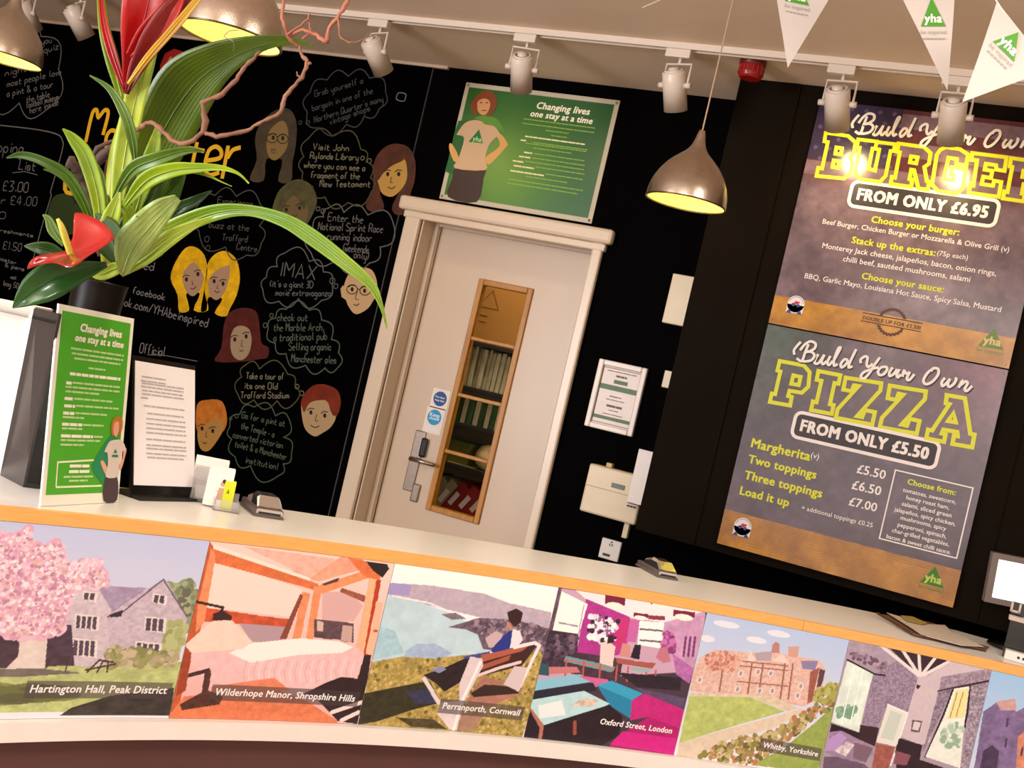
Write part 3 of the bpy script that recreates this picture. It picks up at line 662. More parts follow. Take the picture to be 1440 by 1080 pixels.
polys(GP, zP, [('trousers', '3a2416', [[(185,715),(405,720),(400,800),(345,990),(115,950),(150,800)]]),
  ('forearm', 'cf9a52', [[(130,520),(160,545),(200,630),(185,665),(160,660),(125,570)], [(500,450),(540,450),(590,520),(580,550),(470,670),(430,690),(405,650),(430,620),(530,540)]]),
  ('shirt', 'c3a07c', [[(190,440),(250,360),(330,335),(400,350),(480,380),(530,450),(490,480),(440,540),(410,650),(415,735),(170,720),(200,640),(245,480),(190,455)]]),
  ('cape_knot', '57862c', [[(330,320),(400,300),(500,320),(545,380),(565,440),(520,410),(470,380),(410,370),(380,340)]]),
  ('face', 'c98e5c', [[(345,200),(370,150),(440,150),(455,200),(440,260),(410,295),(370,285),(345,240)]]),
  ('hair', '7a3a12', [[(305,200),(330,160),(370,120),(430,100),(490,130),(508,200),(480,270),(450,305),(430,300),(450,240),(450,190),(420,165),(380,170),(350,200),(352,290),(320,290),(300,240)]]),
  ('shirt_logo', '1f6a2c', [[(280,510),(365,410),(395,522)]]),
  ('face_detail', '5a2c14', [[(372,195),(392,193),(390,200),(374,202)], [(418,195),(440,193),(438,200),(420,202)], [(385,258),(425,256),(420,262),(388,263)]])], fo, .0015)
mb = MB(); tpx(mb, GP, zP, 'yha', (312,505), (382,510), lift=.0045, bold=.03); mb.build('logo_lettering', ink('9fd08a', .5), fo)
z3 = zt(600, 0, .25); mb = MB()
tpx(mb, GP, z3, 'Changing lives', (618,612), (915,645), lift=.0016, bold=.035, shear=.15)
tpx(mb, GP, z3, 'one stay at a time', (583,655), (930,697), lift=.0016, bold=.035, shear=.15)
mb.build('headline', ink('f0e6c8', .5), gp)
def greek(mb, S, a, b, t, wd, lift, seed):     # lines of print too small to read
    rnd = random.Random(seed); x = a
    while x < b:
        l = rnd.uniform(.012, .04); e = min(b, x + l)
        ribbon(mb, S, [(x, t), (e, t)], wd, lift); x = e + .0022
mb = MB(); mb2 = MB()
rows = [(545,675,950,715,0),(540,695,945,745,0),(670,735,800,750,0),(700,762,790,775,0),(555,765,890,815,1),(600,800,905,845,0),(530,788,560,792,1),(555,808,900,850,0),(600,830,815,865,0),(548,858,595,862,1),(605,865,890,905,0),
        (520,880,585,888,1),(595,890,890,930,0),(485,905,545,912,1),(555,912,885,950,0),(490,932,605,948,1),(612,945,890,975,0),(472,958,660,990,1),(670,985,880,1005,0),(560,990,790,1030,0),(460,1010,880,1070,0),(455,1030,850,1090,0)]
for i, (xa, ya, xb, yb, bd) in enumerate(rows):
    a, b = z3([(xa, ya), (xb, yb)]); pa, pb = GP.px(*a), GP.px(*b); greek(mb2 if bd else mb, GP, pa[0], pb[0], (pa[1] + pb[1]) / 2, .0062 if bd else .0042, .0016, i)
mb.build('small_print', ink('86a83c', .5), gp)['kind'] = 'stuff'; mb2.build('bold_print', ink('e0d8a0', .5), gp)['kind'] = 'stuff'
mb = MB()
for x, z in ((px0 + .012, pz0 + .012), (px1 - .012, pz0 + .012), (px0 + .012, pz1 - .012), (px1 - .012, pz1 - .012)):
    M = Matrix.Translation((x, YW - .006, z)) @ Matrix.Rotation(math.pi / 2, 4, 'X'); MB().lathe([(.006, 0), (.005, .002), (.0001, .003)], M, 12).build('screw', steel, gp, True)
# ================================================================== MENU BOARDS
MP = Plane(4.112); YELLOW = ink('c2c216', .35); WHITE = ink('d6ccc8', .35)
zP8 = zt(1080, 250, .25); zPZ = zt(980, 440, .31944)
mx0, mx1 = -.902, -.102
def menu(name, lab, z0, z1, top):
    t = thing(name, lab, 'menu board', (-.5, YB, z0))
    MB().box((mx0, 4.113, z0), (mx1, YB - .007, z1), .001).build('backing', ink('2a2024', .4), t)
    return t
# upper board
b1 = menu('menu_board', 'upper menu board, burgers, with two bright reflections', 1.918, 2.727, 0)
sh = Sheet(MP, mx0, 1.918, mx1, 2.727, 420, '5c4a50')
v = (sh.gy - 1.918) / .809; u = (sh.gx - mx0) / .8
nz = fnoise(sh.n, sh.m, 9, 5)[..., None]; n3 = fnoise(sh.n, sh.m, 30, 9)[..., None]
sh.c = sh.srgb('4a3a42') * (1 - nz) + sh.srgb('75606a') * nz
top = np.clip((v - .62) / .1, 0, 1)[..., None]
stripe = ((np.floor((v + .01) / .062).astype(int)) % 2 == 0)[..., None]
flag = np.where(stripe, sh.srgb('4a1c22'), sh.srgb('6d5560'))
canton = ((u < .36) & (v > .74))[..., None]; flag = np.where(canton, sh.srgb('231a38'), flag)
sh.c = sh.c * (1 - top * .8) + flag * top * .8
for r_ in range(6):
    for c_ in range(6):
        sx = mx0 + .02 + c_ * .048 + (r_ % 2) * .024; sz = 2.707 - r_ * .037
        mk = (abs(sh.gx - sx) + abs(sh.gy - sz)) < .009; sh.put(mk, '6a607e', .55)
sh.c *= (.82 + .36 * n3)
wood = (v < .125); gr = fnoise(sh.n, sh.m, 14, 21); gr2 = np.sin(sh.gy * 900 + gr * 9 + sh.gx * 6) * .5 + .5
wc = sh.srgb('6e4408') * (1 - (gr * .7 + gr2 * .3)[..., None]) + sh.srgb('d2962c') * (gr * .7 + gr2 * .3)[..., None]
sh.c[wood] = wc[wood]; sh.c = np.clip(sh.c, 0, 1)
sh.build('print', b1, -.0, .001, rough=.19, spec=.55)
# lower board
b2 = menu('menu_board', 'lower menu board, pizzas with price list', 1.118, 1.913, 0)
sh = Sheet(MP, mx0, 1.118, mx1, 1.913, 420, '4a3a42')
v = (sh.gy - 1.118) / .795; u = (sh.gx - mx0) / .8
nz = fnoise(sh.n, sh.m, 8, 15)[..., None]; n3 = fnoise(sh.n, sh.m, 26, 19)[..., None]
sh.c = sh.srgb('3a2c36') * (1 - nz) + sh.srgb('5c4a56') * nz
tp = np.clip((v - .5) / .5, 0, 1)[..., None] * .75
grn = np.clip(1 - np.abs(u - .05) / .33, 0, 1)[..., None]; rd = np.clip(1 - np.abs(u - .95) / .4, 0, 1)[..., None]
sh.c = sh.c * (1 - tp * grn) + sh.srgb('3f5a48') * tp * grn; sh.c = sh.c * (1 - tp * rd) + sh.srgb('7c4a5a') * tp * rd
mid = np.clip(1 - np.abs(u - .5) / .25, 0, 1)[..., None]; sh.c = sh.c * (1 - tp * mid * .8) + sh.srgb('786a72') * tp * mid * .8
sh.c *= (.84 + .32 * n3)
wood = (v < .155); gr = fnoise(sh.n, sh.m, 12, 31); gr2 = np.sin(sh.gy * 800 + gr * 11 + sh.gx * 9) * .5 + .5
wc = sh.srgb('663c08') * (1 - (gr * .7 + gr2 * .3)[..., None]) + sh.srgb('cc8e28') * (gr * .7 + gr2 * .3)[..., None]
sh.c[wood] = wc[wood]; sh.c = np.clip(sh.c, 0, 1)
sh.build('print', b2, -.0, .001, rough=.22, spec=.5)
LF = .0016
scr = [[(430,185),(428,165),(442,145),(458,128)], [(492,138),(478,172),(462,212),(440,200)], [(455,165),(475,140),(500,126),(522,135),(520,155),(500,168),(480,172),(505,172),(518,188),(505,208),(480,214),(462,212)],
 [(535,182),(520,208),(520,222),(535,222),(552,200),(562,184)], [(562,184),(550,212),(556,226),(572,212)], [(588,190),(575,218),(582,230),(598,212)], [(602,212),(628,165),(632,152),(622,160),(605,205),(605,232),(620,225)],
 [(665,208),(650,205),(634,225),(638,240),(655,228),(668,208)], [(702,160),(672,222),(670,240),(685,235)],
 [(722,222),(722,205),(740,192),(752,198),(748,225),(755,238),(775,225)], [(806,196),(780,232),(762,262),(738,288),(722,282),(735,262),(775,246),(800,240)],
 [(835,238),(812,240),(798,258),(805,274),(825,268),(838,248),(832,236)], [(862,240),(848,262),(850,278),(868,268),(882,248)], [(892,248),(880,272),(886,284),(898,270)], [(905,282),(912,255),(922,268),(935,264),(925,288),(935,296),(958,270)],
 [(1050,242),(1018,262),(998,296),(1008,314),(1035,304),(1062,272),(1062,248),(1042,244),(1030,258)], [(1092,286),(1078,306),(1082,322),(1100,308),(1115,290)], [(1115,290),(1105,312),(1112,326),(1132,312),(1142,292),(1135,288)],
 [(1152,330),(1168,300),(1160,318),(1182,302),(1192,310),(1180,334),(1188,344),(1212,322)]]
dS = np.array(MP.px(1205, 163)) - np.array(MP.px(1123, 482))
for par, d in ((b1, dS), (b2, np.zeros(2))):
    mb = MB(); sm = MB()
    for s_ in scr:
        q = [np.array(MP.px(*p)) + d for p in zPZ(s_)]; ribbon(mb, MP, spline(q, 5), .0088, LF + .0006); ribbon(sm, MP, [p + np.array([.003, -.004]) for p in spline(q, 5)], .0095, LF)
    mb.build('script_lettering', WHITE, par); sm.build('lettering_shadow', ink('1c1418', .4), par)
def slab(par, Z, shapes, wd):
    mb = MB(); dk = MB()
    for k, s_ in enumerate(shapes):
        q = P(MP, Z(s_)); ribbon(mb, MP, q, wd, LF + .0003 * (1 + (k % 2)), True)
    mb.build('slab_lettering', YELLOW, par)
slab(b2, zPZ, [[(365,212),(472,232),(497,262),(491,325),(462,352),(408,343),(402,366),(418,370),(411,408),(322,392),(330,355),(345,358),(368,258),(355,254)], [(425,275),(457,282),(449,318),(416,312)],
 [(535,256),(632,275),(624,312),(606,309),(586,402),(602,406),(594,445),(503,428),(511,390),(527,394),(549,299),(528,295)],
 [(655,285),(812,310),(808,342),(704,455),(728,459),(740,428),(784,437),(772,492),(612,462),(620,424),(714,322),(692,319),(682,345),(645,338)],
 [(850,320),(1008,346),(1004,380),(900,492),(925,497),(936,466),(980,476),(968,532),(805,503),(815,462),(910,360),(888,356),(878,384),(840,376)],
 [(1100,362),(1180,376),(1204,532),(1222,536),(1212,592),(1125,577),(1132,540),(1148,543),(1146,524),(1085,514),(1078,531),(1095,535),(1088,568),(1010,552),(1018,514),(1036,518),(1112,402),(1096,398)], [(1130,440),(1140,482),(1106,476)]], .0135)
z5 = zt(1080, 0, .25)
Rr_ = [[(735,808),(878,828),(915,862),(905,922),(880,940),(893,1020),(907,1023),(898,1068),(846,1060),(822,958),(806,955),(796,1008),(812,1012),(805,1052),(690,1035),(697,996),(715,1000),(742,858),(728,855)], [(805,880),(842,886),(834,920),(799,914)]]
slab(b1, z5, [[(325,748),(450,765),(492,800),(485,860),(462,888),(477,918),(466,970),(430,1005),(273,990),(283,945),(305,948),(337,800),(318,796)], [(385,830),(417,835),(411,870),(379,865)], [(370,903),(402,908),(396,945),(363,940)],
 [(508,785),(612,797),(604,838),(588,836),(566,950),(602,960),(626,842),(604,838),(612,800),(715,812),(708,850),(690,850),(662,990),(630,1024),(522,1010),(490,980),(516,832),(500,830)]] + Rr_ +
 [[(970,843),(1002,828),(1080,840),(1125,870),(1115,932),(1060,924),(1062,895),(1015,888),(990,1008),(1040,1016),(1046,985),(1028,982),(1036,942),(1112,955),(1096,1060),(1060,1092),(958,1076),(923,1040),(950,870)],
 [(1150,862),(1342,886),(1330,962),(1285,955),(1283,930),(1226,922),(1219,955),(1262,962),(1254,1002),(1211,995),(1202,1036),(1265,1046),(1272,1018),(1312,1025),(1298,1108),(1130,1085),(1138,1043),(1155,1046),(1176,903),(1144,900)]] +
 [[(x + 632, y + 82) for x, y in s_] for s_ in Rr_], .0125)
def board_text(par, Z, white, yellow):
    for s, a, b, bd in white: mb = MB(); tpx(mb, MP, Z, s, a, b, lift=LF, bold=bd); mb.build('white_lettering', WHITE, par)
    for s, a, b, bd in yellow: mb = MB(); tpx(mb, MP, Z, s, a, b, lift=LF, bold=bd); mb.build('yellow_lettering', YELLOW, par)
board_text(b2, zPZ, [("£5.50",(702,710),(828,726),.015),("£6.50",(680,780),(808,798),.015),("£7.00",(667,852),(790,870),.015),("+ additional toppings £0.25",(460,865),(772,945),.0),("(v)",(500,638),(536,644),0),
 ("tomatoes, sweetcorn,",(905,790),(1140,838),.012),("honey roast ham,",(920,824),(1110,862),.012),("salami, sliced green",(900,852),(1120,896),.012),("jalapeños, spicy chicken,",(868,878),(1138,932),.012),
 ("mushrooms, spicy",(895,914),(1097,954),.012),("pepperoni, spinach,",(882,944),(1098,988),.012),("char-grilled vegetables,",(857,970),(1110,1022),.012),("bacon & sweet chilli sauce.",(832,998),(1118,1056),.012)],
 [("Margherita",(238,592),(495,648),.035),("Two toppings",(225,660),(522,728),.035),("Three toppings",(208,732),(548,810),.035),("Load it up",(188,800),(402,850),.035),("Choose from:",(925,758),(1138,798),.03)])
board_text(b1, zP8, [("Beef Burger, Chicken Burger or Mozzarella & Olive Grill (v)",(305,262),(1355,415),.008),("(75p each)",(950,434),(1122,464),0),("Monterey Jack cheese, jalapeños, bacon, onion rings,",(305,390),(1280,558),.008),
 ("chilli beef, sautéed mushrooms, salami",(420,470),(1135,586),.008),("BBQ, Garlic Mayo, Louisiana Hot Sauce, Spicy Salsa, Mustard",(205,563),(1308,758),.008)],
 [("Choose your burger:",(580,250),(1072,325),.03),("Stack up the extras:",(470,365),(938,442),.03),("Choose your sauce:",(525,572),(985,642),.03)])
for par, Z, a, b, tl, br, s in ((b1, zP8, (497,135), (1232,212), (450,100), (1290,195), "FROM ONLY £6.95"), (b2, zPZ, (452,530), (1016,632), (420,500), (1055,622), "FROM ONLY £5.50")):
    p0 = MP.px(*Z([a])[0]); p1 = MP.px(*Z([b])[0]); t = (p0[1] + p1[1]) / 2; h = .038
    mb = MB(); text(mb, MP, s, (p0[0], t), (p1[0], t), lift=LF + .0004, bold=.05, h=.041); mb.build('price_lettering', WHITE, par)
    q0 = MP.px(*Z([tl])[0]); q1 = MP.px(*Z([br])[0])
    box = rrect(MP, p0[0] - .026, t - .026, p1[0] + .03, t + h + .024, .022)
    mb = MB(); fill(mb, MP, box, LF - .0002); mb.build('price_field', ink('2c2226', .4), par)
    mb = MB(); ribbon(mb, MP, box, .0115, LF + .0004, True); mb.build('price_border', WHITE, par)
q = [MP.px(*p) for p in zPZ([(872,692),(1215,770),(1145,1078),(805,995)])]
mb = MB(); xa = (q[0][0] + q[3][0]) / 2; xb = (q[1][0] + q[2][0]) / 2; za = (q[2][1] + q[3][1]) / 2; zb = (q[0][1] + q[1][1]) / 2
ribbon(mb, MP, [(xa, za), (xb, za), (xb, zb), (xa, zb)], .0042, LF, True); mb.build('list_border', WHITE, b2)
def badge(par, c, r):
    mb = MB(); fill(mb, MP, circ((c[0], c[1] + r * .2), r), LF); fill(mb, MP, [(c[0] - r * .95, c[1] - r * .9), (c[0] + r * .95, c[1] - r * .9), (c[0] + r * 1.0, c[1] + .1 * r), (c[0] - r, c[1] + .1 * r)], LF)
    o = mb.build('badge', ink('cfc8cc', .4), par)
    mb = MB(); fill(mb, MP, [(c[0] - r * .95, c[1] - r * .95), (c[0] - r * .3, c[1] - r * .95), (c[0] - r * .6, c[1] - r * .45)], LF + .0004); fill(mb, MP, [(c[0] + r * .95, c[1] - r * .95), (c[0] + r * .3, c[1] - r * .95), (c[0] + r * .6, c[1] - r * .45)], LF + .0004)
    fill(mb, MP, circ((c[0] - r * .3, c[1] + r * .1), r * .2, 10), LF + .0004); fill(mb, MP, circ((c[0] + r * .3, c[1] + r * .05), r * .2, 10), LF + .0004)
    ribbon(mb, MP, [(c[0] + r * .85 * math.cos(t), c[1] + r * .2 + r * .85 * math.sin(t)) for t in [math.radians(a) for a in range(10, 175, 12)]], .0015, LF + .0004); mb.build('badge_blue', ink('26356e', .4), o)
    mb = MB(); fill(mb, MP, circ((c[0], c[1] + r * .35), r * .22, 10), LF + .0006); fill(mb, MP, circ((c[0] + r * .28, c[1] + r * .42), r * .14, 10), LF + .0006); mb.build('badge_red', ink('b02028', .4), o)
badge(b1, MP.px(1118.7, 430), .030); badge(b2, MP.px(1044, 743), .031)
def logo(par, S, pts, col, tcol, lift=LF):
    q = [S.px(*p) for p in pts]; mb = MB(); base = (q[1][1] + q[2][1]) / 2; q = [q[0], (q[1][0], base), (q[2][0], base)]; fill(mb, S, q, lift); o = mb.build('logo_triangle', ink(col, .4), par)
    mb = MB(); w_ = q[2][0] - q[1][0]; text(mb, S, 'yha', (q[1][0] + w_ * .18, base + w_ * .14), (q[1][0] + w_ * .84, base + w_ * .14), lift=lift + .0005, bold=.04)
    mb.build('logo_lettering', ink(tcol, .4), o)
    mb = MB(); text(mb, S, 'be inspired', (q[1][0] + w_ * .0, base - w_ * .22), (q[1][0] + w_ * 1.0, base - w_ * .22), lift=lift); mb.build('logo_strapline', ink(col, .4), par)
logo(b1, MP, zP8([(1275,845),(1180,945),(1325,970)]), '5e7a44', 'c9b070'); logo(b2, MP, zt(980, 650, .31944)([(1050,458),(980,530),(1088,555)]), '2f6a1c', 'a8b84a')
c = MP.px(*zP8([(695,812)])[0]); mb = MB(); gear = []
for i in range(96):
    a = 2 * math.pi * i / 96; r_ = .046 if (i // 2) % 2 else .041; gear.append((c[0] + r_ * math.cos(a), c[1] + r_ * math.sin(a)))
top_ = [p for p in gear[:49]]; bot_ = gear[48:] + gear[:1]
ribbon(mb, MP, [p for p in top_ if p[1] > c[1] + .016], .006, LF); ribbon(mb, MP, [p for p in bot_ if p[1] < c[1] - .016], .006, LF)
for dz in (-.014, .014): ribbon(mb, MP, [(c[0] - .1, c[1] + dz), (c[0] + .1, c[1] + dz)], .0035, LF)
text(mb, MP, "DOUBLE UP FOR £1.50!", (c[0] - .096, c[1] - .008), (c[0] + .096, c[1] - .008), lift=LF, bold=.035)
mb.build('gear_emblem', ink('4a2a14', .4), b1)
for b_, zz in ((b1, 1.93), (b2, 1.90)):
    for x in (mx0 + .012, mx1 - .012):
        M = Matrix.Translation((x, 4.112, zz)) @ Matrix.Rotation(math.pi / 2, 4, 'X'); MB().lathe([(.004, 0), (.003, .0015), (.0001, .002)], M, 10).build('screw', steel, b_, True)
# ================================================================== COUNTER
ZT = 1.05
def arcpt(r, f, z): return (CC[0] + r * math.cos(f), CC[1] + r * math.sin(f), z)
A0, A1 = math.radians(176), math.radians(97)
def rback(f):
    d = math.degrees(f); r = 4.335 if d > 135 else 4.335 + (135 - d) / 18 * .12
    r = min(r, 4.47)
    return min(r, (4.112 - CC[1]) / max(.05, math.sin(f)))
def sweep(mb, prof, a0=A0, a1=A1, n=72):
    """prof: function of the angle giving a closed loop of (radius, z)"""
    vs = []; m = None
    for i in range(n + 1):
        f = a0 + (a1 - a0) * i / n; q = prof(f); m = len(q); vs += [arcpt(r, f, z) for r, z in q]
    fs = [(i * m + j, (i + 1) * m + j, (i + 1) * m + (j + 1) % m, i * m + (j + 1) % m) for i in range(n) for j in range(m)]
    fs += [tuple(range(m)), tuple(n * m + j for j in range(m))[::-1]]
    mb.add(vs, fs)
counter = thing('reception_counter', 'long curved reception counter with white top, wood edge and brown base', 'counter', (CC[0] - CR, 2.0, 0))
wt = mat('white_laminate', 'e6e2de', .28, spec=.5, noise=.02, nscale=5)
mb = MB(); sweep(mb, lambda f: [(CR + .012, ZT - .03), (CR + .012, ZT), (rback(f), ZT), (rback(f), ZT - .03)]); mb.build('worktop', wt, counter)
wood = mat('edge_beech', 'eeae62', .4, noise=.1, nscale=5, stretch=(4, 4, 60))
cuts = [A0, math.radians(163), math.radians(126.8), A1]
for a0, a1 in zip(cuts[:-1], cuts[1:]):
    mb = MB(); sweep(mb, lambda f: [(CR - .001, ZT - .0275), (CR - .001, ZT - .001), (CR + .012, ZT), (CR + .012, ZT - .0275)], a0 - .0002, a1 + .0002, 30); mb.build('wood_edging', wood, counter)
mb = MB(); sweep(mb, lambda f: [(CR + .004, .61), (CR + .004, ZT - .0275), (CR + .03, ZT - .0275), (CR + .03, .61)]); mb.build('front_panel', wt, counter)
mb = MB(); sweep(mb, lambda f: [(CR - .018, .588), (CR - .018, .628), (CR + .03, .628), (CR + .03, .588)]); mb.build('lower_ledge', mat('cream_ledge', 'eee8e2', .4, noise=.02), counter)
mb = MB(); sweep(mb, lambda f: [(CR + .02, .0), (CR + .02, .588), (CR + .06, .588), (CR + .06, .0)]); mb.build('base_panel', mat('brown_base', '5a3836', .45, noise=.1, nscale=3), counter)
mb = MB(); sweep(mb, lambda f: [(rback(f) - .05, .0), (rback(f) - .05, ZT - .03), (rback(f) - .03, ZT - .03), (rback(f) - .03, .0)]); mb.build('back_panel', mat('brown_base', '5a3836', .45), counter)
# ---- the photo panels
AS = Arc(CR + .003)
def arcs(a, b): return (AS.px(*a)[0] + AS.px(*b)[0]) / 2
S01 = arcs((293, 760), (240, 1003)); S12 = arcs((548, 795), (508, 1016)); S23 = arcs((786, 828), (735, 1034)); S34 = arcs((992, 860), (949, 1060))
sg = AS.px(1194, 899)[0]; S45 = (sg + AS.px(1152, 1080)[0]) / 2; sg = AS.px(1392, 941)[0]; S56 = (sg + AS.px(1364, 1080)[0]) / 2
z0p, z1p = .629, 1.0215
def sheet(a, b, base): return Sheet(AS, a + .0008, z0p, b - .0008, z1p, 640, base)
def q4(a, b):  # whole-sheet outline in photo readings is not needed: fill by range
    return None
def caption(o, Z, s, a, b, bar=None):
    mb = MB(); q = Z([a, b]); p0, p1 = AS.px(*q[0]), AS.px(*q[1]); t = (p0[1] + p1[1]) / 2
    text(mb, AS, s, (p0[0], t), (p1[0], t), lift=.0034, bold=.025, shear=.12); mb.build('caption', ink('f4eef0', .5), o)
def bar(sh, Z, a, b):
    q = Z([a, b]); p0, p1 = AS.px(*q[0]), AS.px(*q[1]); t = (p0[1] + p1[1]) / 2
    sh.polyS([(p0[0] - .01, t - .012), (p1[0] + .01, t - .012), (p1[0] + .01, t + .024), (p0[0] - .01, t + .024)], '4a4044', .6)
GRP = dict(rough=.38, spec=.35)
def fin(sh, lab, cap, Z, a, b):
    o = sh.build('photo_panel', None, .0, .0025, **GRP); tag(o, lab, 'photo panel'); caption(o, Z, cap, a, b); return o
Z = zt(0, 700, .27778)
# 1 cherry tree and stone hall
sh = sheet(S01 - .60, S01, 'd3d8ee'); sh.vgrad(None, 'c0caec', 'ece6f0')
sh.blobs(Z([(840,440),(960,430),(1010,520),(980,660),(900,640)]), 160, .004, .012, ['8f9c78', 'a3ad8c', '7a8a66', '6a6a60'], seed=2)
sh.poly(Z([(-420,860),(1000,830),(900,1080),(-400,1100)]), 'b9c384', nz=.15, cells=40)
sh.poly(Z([(500,455),(560,445),(740,455),(640,560),(560,620),(520,540)]), 'a897b6', nz=.15, cells=60)
sh.poly(Z([(300,640),(340,560),(400,480),(410,420),(470,410),(490,450),(560,560),(580,700),(540,850),(330,850),(320,700)]), 'cdbfcc', nz=.1, cells=70)
sh.poly(Z([(540,600),(620,540),(825,408),(850,430),(945,600),(905,820),(560,840)]), 'c4b6c6', nz=.12, cells=70)
sh.line(Z([(545,600),(620,575),(825,412),(945,600)]), .0035, '6a5a70')
sh.poly(Z([(550,590),(620,565),(610,600),(560,604)]), '3c3040')
sh.blobs(Z([(830,640),(900,620),(950,650),(900,800),(820,810)]), 90, .004, .01, ['a8b078', 'b8bd8c', '96a068'], seed=5)
for x, y, w_, h_ in ((425,475,60,38),(385,592,110,64),(370,715,115,78),(778,488,60,40),(738,605,95,64),(690,730,120,72)):
    sh.poly(Z([(x-6,y-8),(x+w_+8,y+6),(x+w_+2,y+h_+16),(x-10,y+h_)]), 'e6dcdc')
    nn = max(2, w_ // 25)
    for k in range(nn):
        xx = x + k * w_ / nn; sh.poly(Z([(xx+2,y+2+k*2),(xx+w_/nn-6,y+4+k*2),(xx+w_/nn-12,y+h_+4+k*2),(xx-4,y+h_+k*2)]), '574a5a')
sh.blobs(Z([(530,780),(600,750),(700,770),(900,790),(890,840),(540,858)]), 150, .004, .01, ['b0a486', '9a9a66', 'c4b89a', '86885a'], seed=7)
sh.poly(Z([(-300,700),(100,690),(100,860),(-300,860)]), '4c3c48', nz=.2); sh.poly(Z([(225,640),(360,640),(375,850),(225,850)]), '4e3e4c', nz=.2)
sh.poly(Z([(100,700),(240,690),(225,860),(20,870),(90,800)]), 'ddd0cc', nz=.06)
sh.poly(Z([(-300,870),(200,862),(420,885),(100,905),(-300,910)]), '6e6468', .9, nz=.2)
for q in ([(430,870),(580,840)], [(440,880),(500,820),(570,830)], [(490,880),(520,825)], [(540,880),(545,830)], [(230,860),(260,800),(350,810)], [(330,870),(350,800)]): sh.line(Z(q), .004, '4a3a40')
tree = [(-430,150),(0,190),(60,200),(140,150),(200,250),(300,220),(330,330),(430,330),(500,320),(540,440),(430,440),(380,470),(350,520),(320,620),(300,690),(200,700),(60,700),(0,680),(-430,700)]
sh.blobs(Z(tree), 1100, .006, .014, ['e4bcd2', 'e0b2cc', 'dcaac6', 'e8c8d8', 'd4a0bc'], seed=9)
sh.blobs(Z(tree), 2200, .002, .005, ['e8c4d8', 'dca6c6', 'f0dce6', 'c890ae', 'e8d0d8', 'dcb4b4', 'f4e6ee', 'b88aa4'], seed=10)
sh.blobs(Z([(300,340),(520,300),(540,330),(420,370)]), 40, .002, .006, ['f0dae6', 'e6c4d8'], seed=3)
sh.blobs(Z([(-400,980),(300,970),(340,1010),(-400,1040)]), 60, .006, .02, ['6e7448', '5a5c44'], .7, seed=11, stretch=3)
sh.poly(Z([(360,1060),(560,1000),(880,960),(860,1100),(300,1100)]), '3f3a38', nz=.3)
bar(sh, Z, (148, 980), (838, 992))
fin(sh, 'photo panel of a stone hall behind a pink blossom tree', 'Hartington Hall, Peak District', Z, (148, 980), (838, 992))
# 0 further left, out of the frame: plain continuation
# 2 timber bedroom
Z = zt(230, 740, .27778)
sh = sheet(S01, S12, 'f2cfc4'); W1 = 'dd7648'; W2 = 'ee9468'; W3 = 'c2603e'
sh.vgrad(None, 'f4d4cc', 'e6b4b4')
sh.poly(Z([(240,160),(700,320),(660,460),(210,410)]), 'f0dcd4')
sh.poly(Z([(400,100),(1100,200),(700,290),(640,210)]), 'eab8a8', nz=.1)
sh.poly(Z([(800,330),(930,330),(1010,400),(960,480),(800,480)]), 'd9b0b0')
sh.poly(Z([(210,410),(480,450),(640,470),(620,510),(200,480)]), 'c8583a', nz=.2, cells=30)
sh.poly(Z([(380,490),(640,510),(580,600),(440,580)]), 'b59aa6')
sh.poly(Z([(250,90),(740,260),(740,290),(250,120)]), 'f6e6dc')
sh.poly(Z([(240,110),(780,290),(790,330),(240,180)]), W1, nz=.1)
sh.poly(Z([(225,70),(250,100),(190,500),(60,960),(20,950),(130,500)]), W3, nz=.15); sh.poly(Z([(240,110),(262,150),(205,480),(160,540),(170,400)]), W2, nz=.1)
sh.poly(Z([(780,300),(1060,210),(1070,250),(800,340)]), W2, nz=.1); sh.poly(Z([(740,260),(900,150),(1010,180),(1010,215),(780,280)]), 'f0a88c', nz=.1)
sh.poly(Z([(800,290),(890,258),(880,278),(810,300)]), '5c3c3c')
sh.poly(Z([(930,155),(1010,170),(1100,250),(1080,290),(1000,240)]), W1, nz=.1)
sh.poly(Z([(1020,175),(1130,190),(1140,215),(1105,260),(1060,225)]), '2e2428')
sh.poly(Z([(1040,260),(1085,270),(1020,640),(970,620)]), 'f6b890', nz=.05); sh.poly(Z([(1075,270),(1100,270),(1030,660),(1010,650)]), 'b8432a')
sh.poly(Z([(900,310),(1020,350),(1015,385),(890,330)]), '9a5a48', nz=.2)
sh.poly(Z([(1075,380),(1110,385),(1060,650),(1020,645)]), 'f0bca0'); sh.poly(Z([(1060,520),(1085,522),(1080,535),(1060,533)]), 'c06040')
sh.poly(Z([(700,330),(740,340),(690,575),(650,570)]), W2, nz=.1); sh.poly(Z([(690,340),(705,350),(620,570),(585,570)]), '8a4a3c')
sh.poly(Z([(760,300),(800,310),(755,575),(720,565)]), W2, nz=.08)
sh.poly(Z([(760,470),(880,480),(960,490),(960,590),(760,560)]), '5c4850', nz=.3); sh.poly(Z([(775,478),(808,482),(805,530),(775,528)]), 'd8b8b0'); sh.poly(Z([(905,500),(955,505),(950,590),(895,575)]), 'caa8a0')
sh.poly(Z([(20,960),(100,860),(300,840),(500,800),(720,880),(880,985),(870,1010),(15,1000)]), 'e0805a', nz=.12, cells=50)
sh.poly(Z([(130,640),(440,600),(640,580),(880,570),(990,620),(1015,680),(990,760),(860,800),(640,830),(560,770),(240,810),(140,700)]), 'efc3c6', nz=.06)
sh.poly(Z([(440,590),(700,565),(880,580),(960,610),(900,640),(680,650),(440,690),(330,640)]), 'fff4f2')
for k in range(22): 
    x = 420 + k * 26; sh.line(Z([(x, 680), (x - 20, 740), (x - 10, 790)]), .003, 'fae0de' if k % 2 else 'dca8b0', .7)
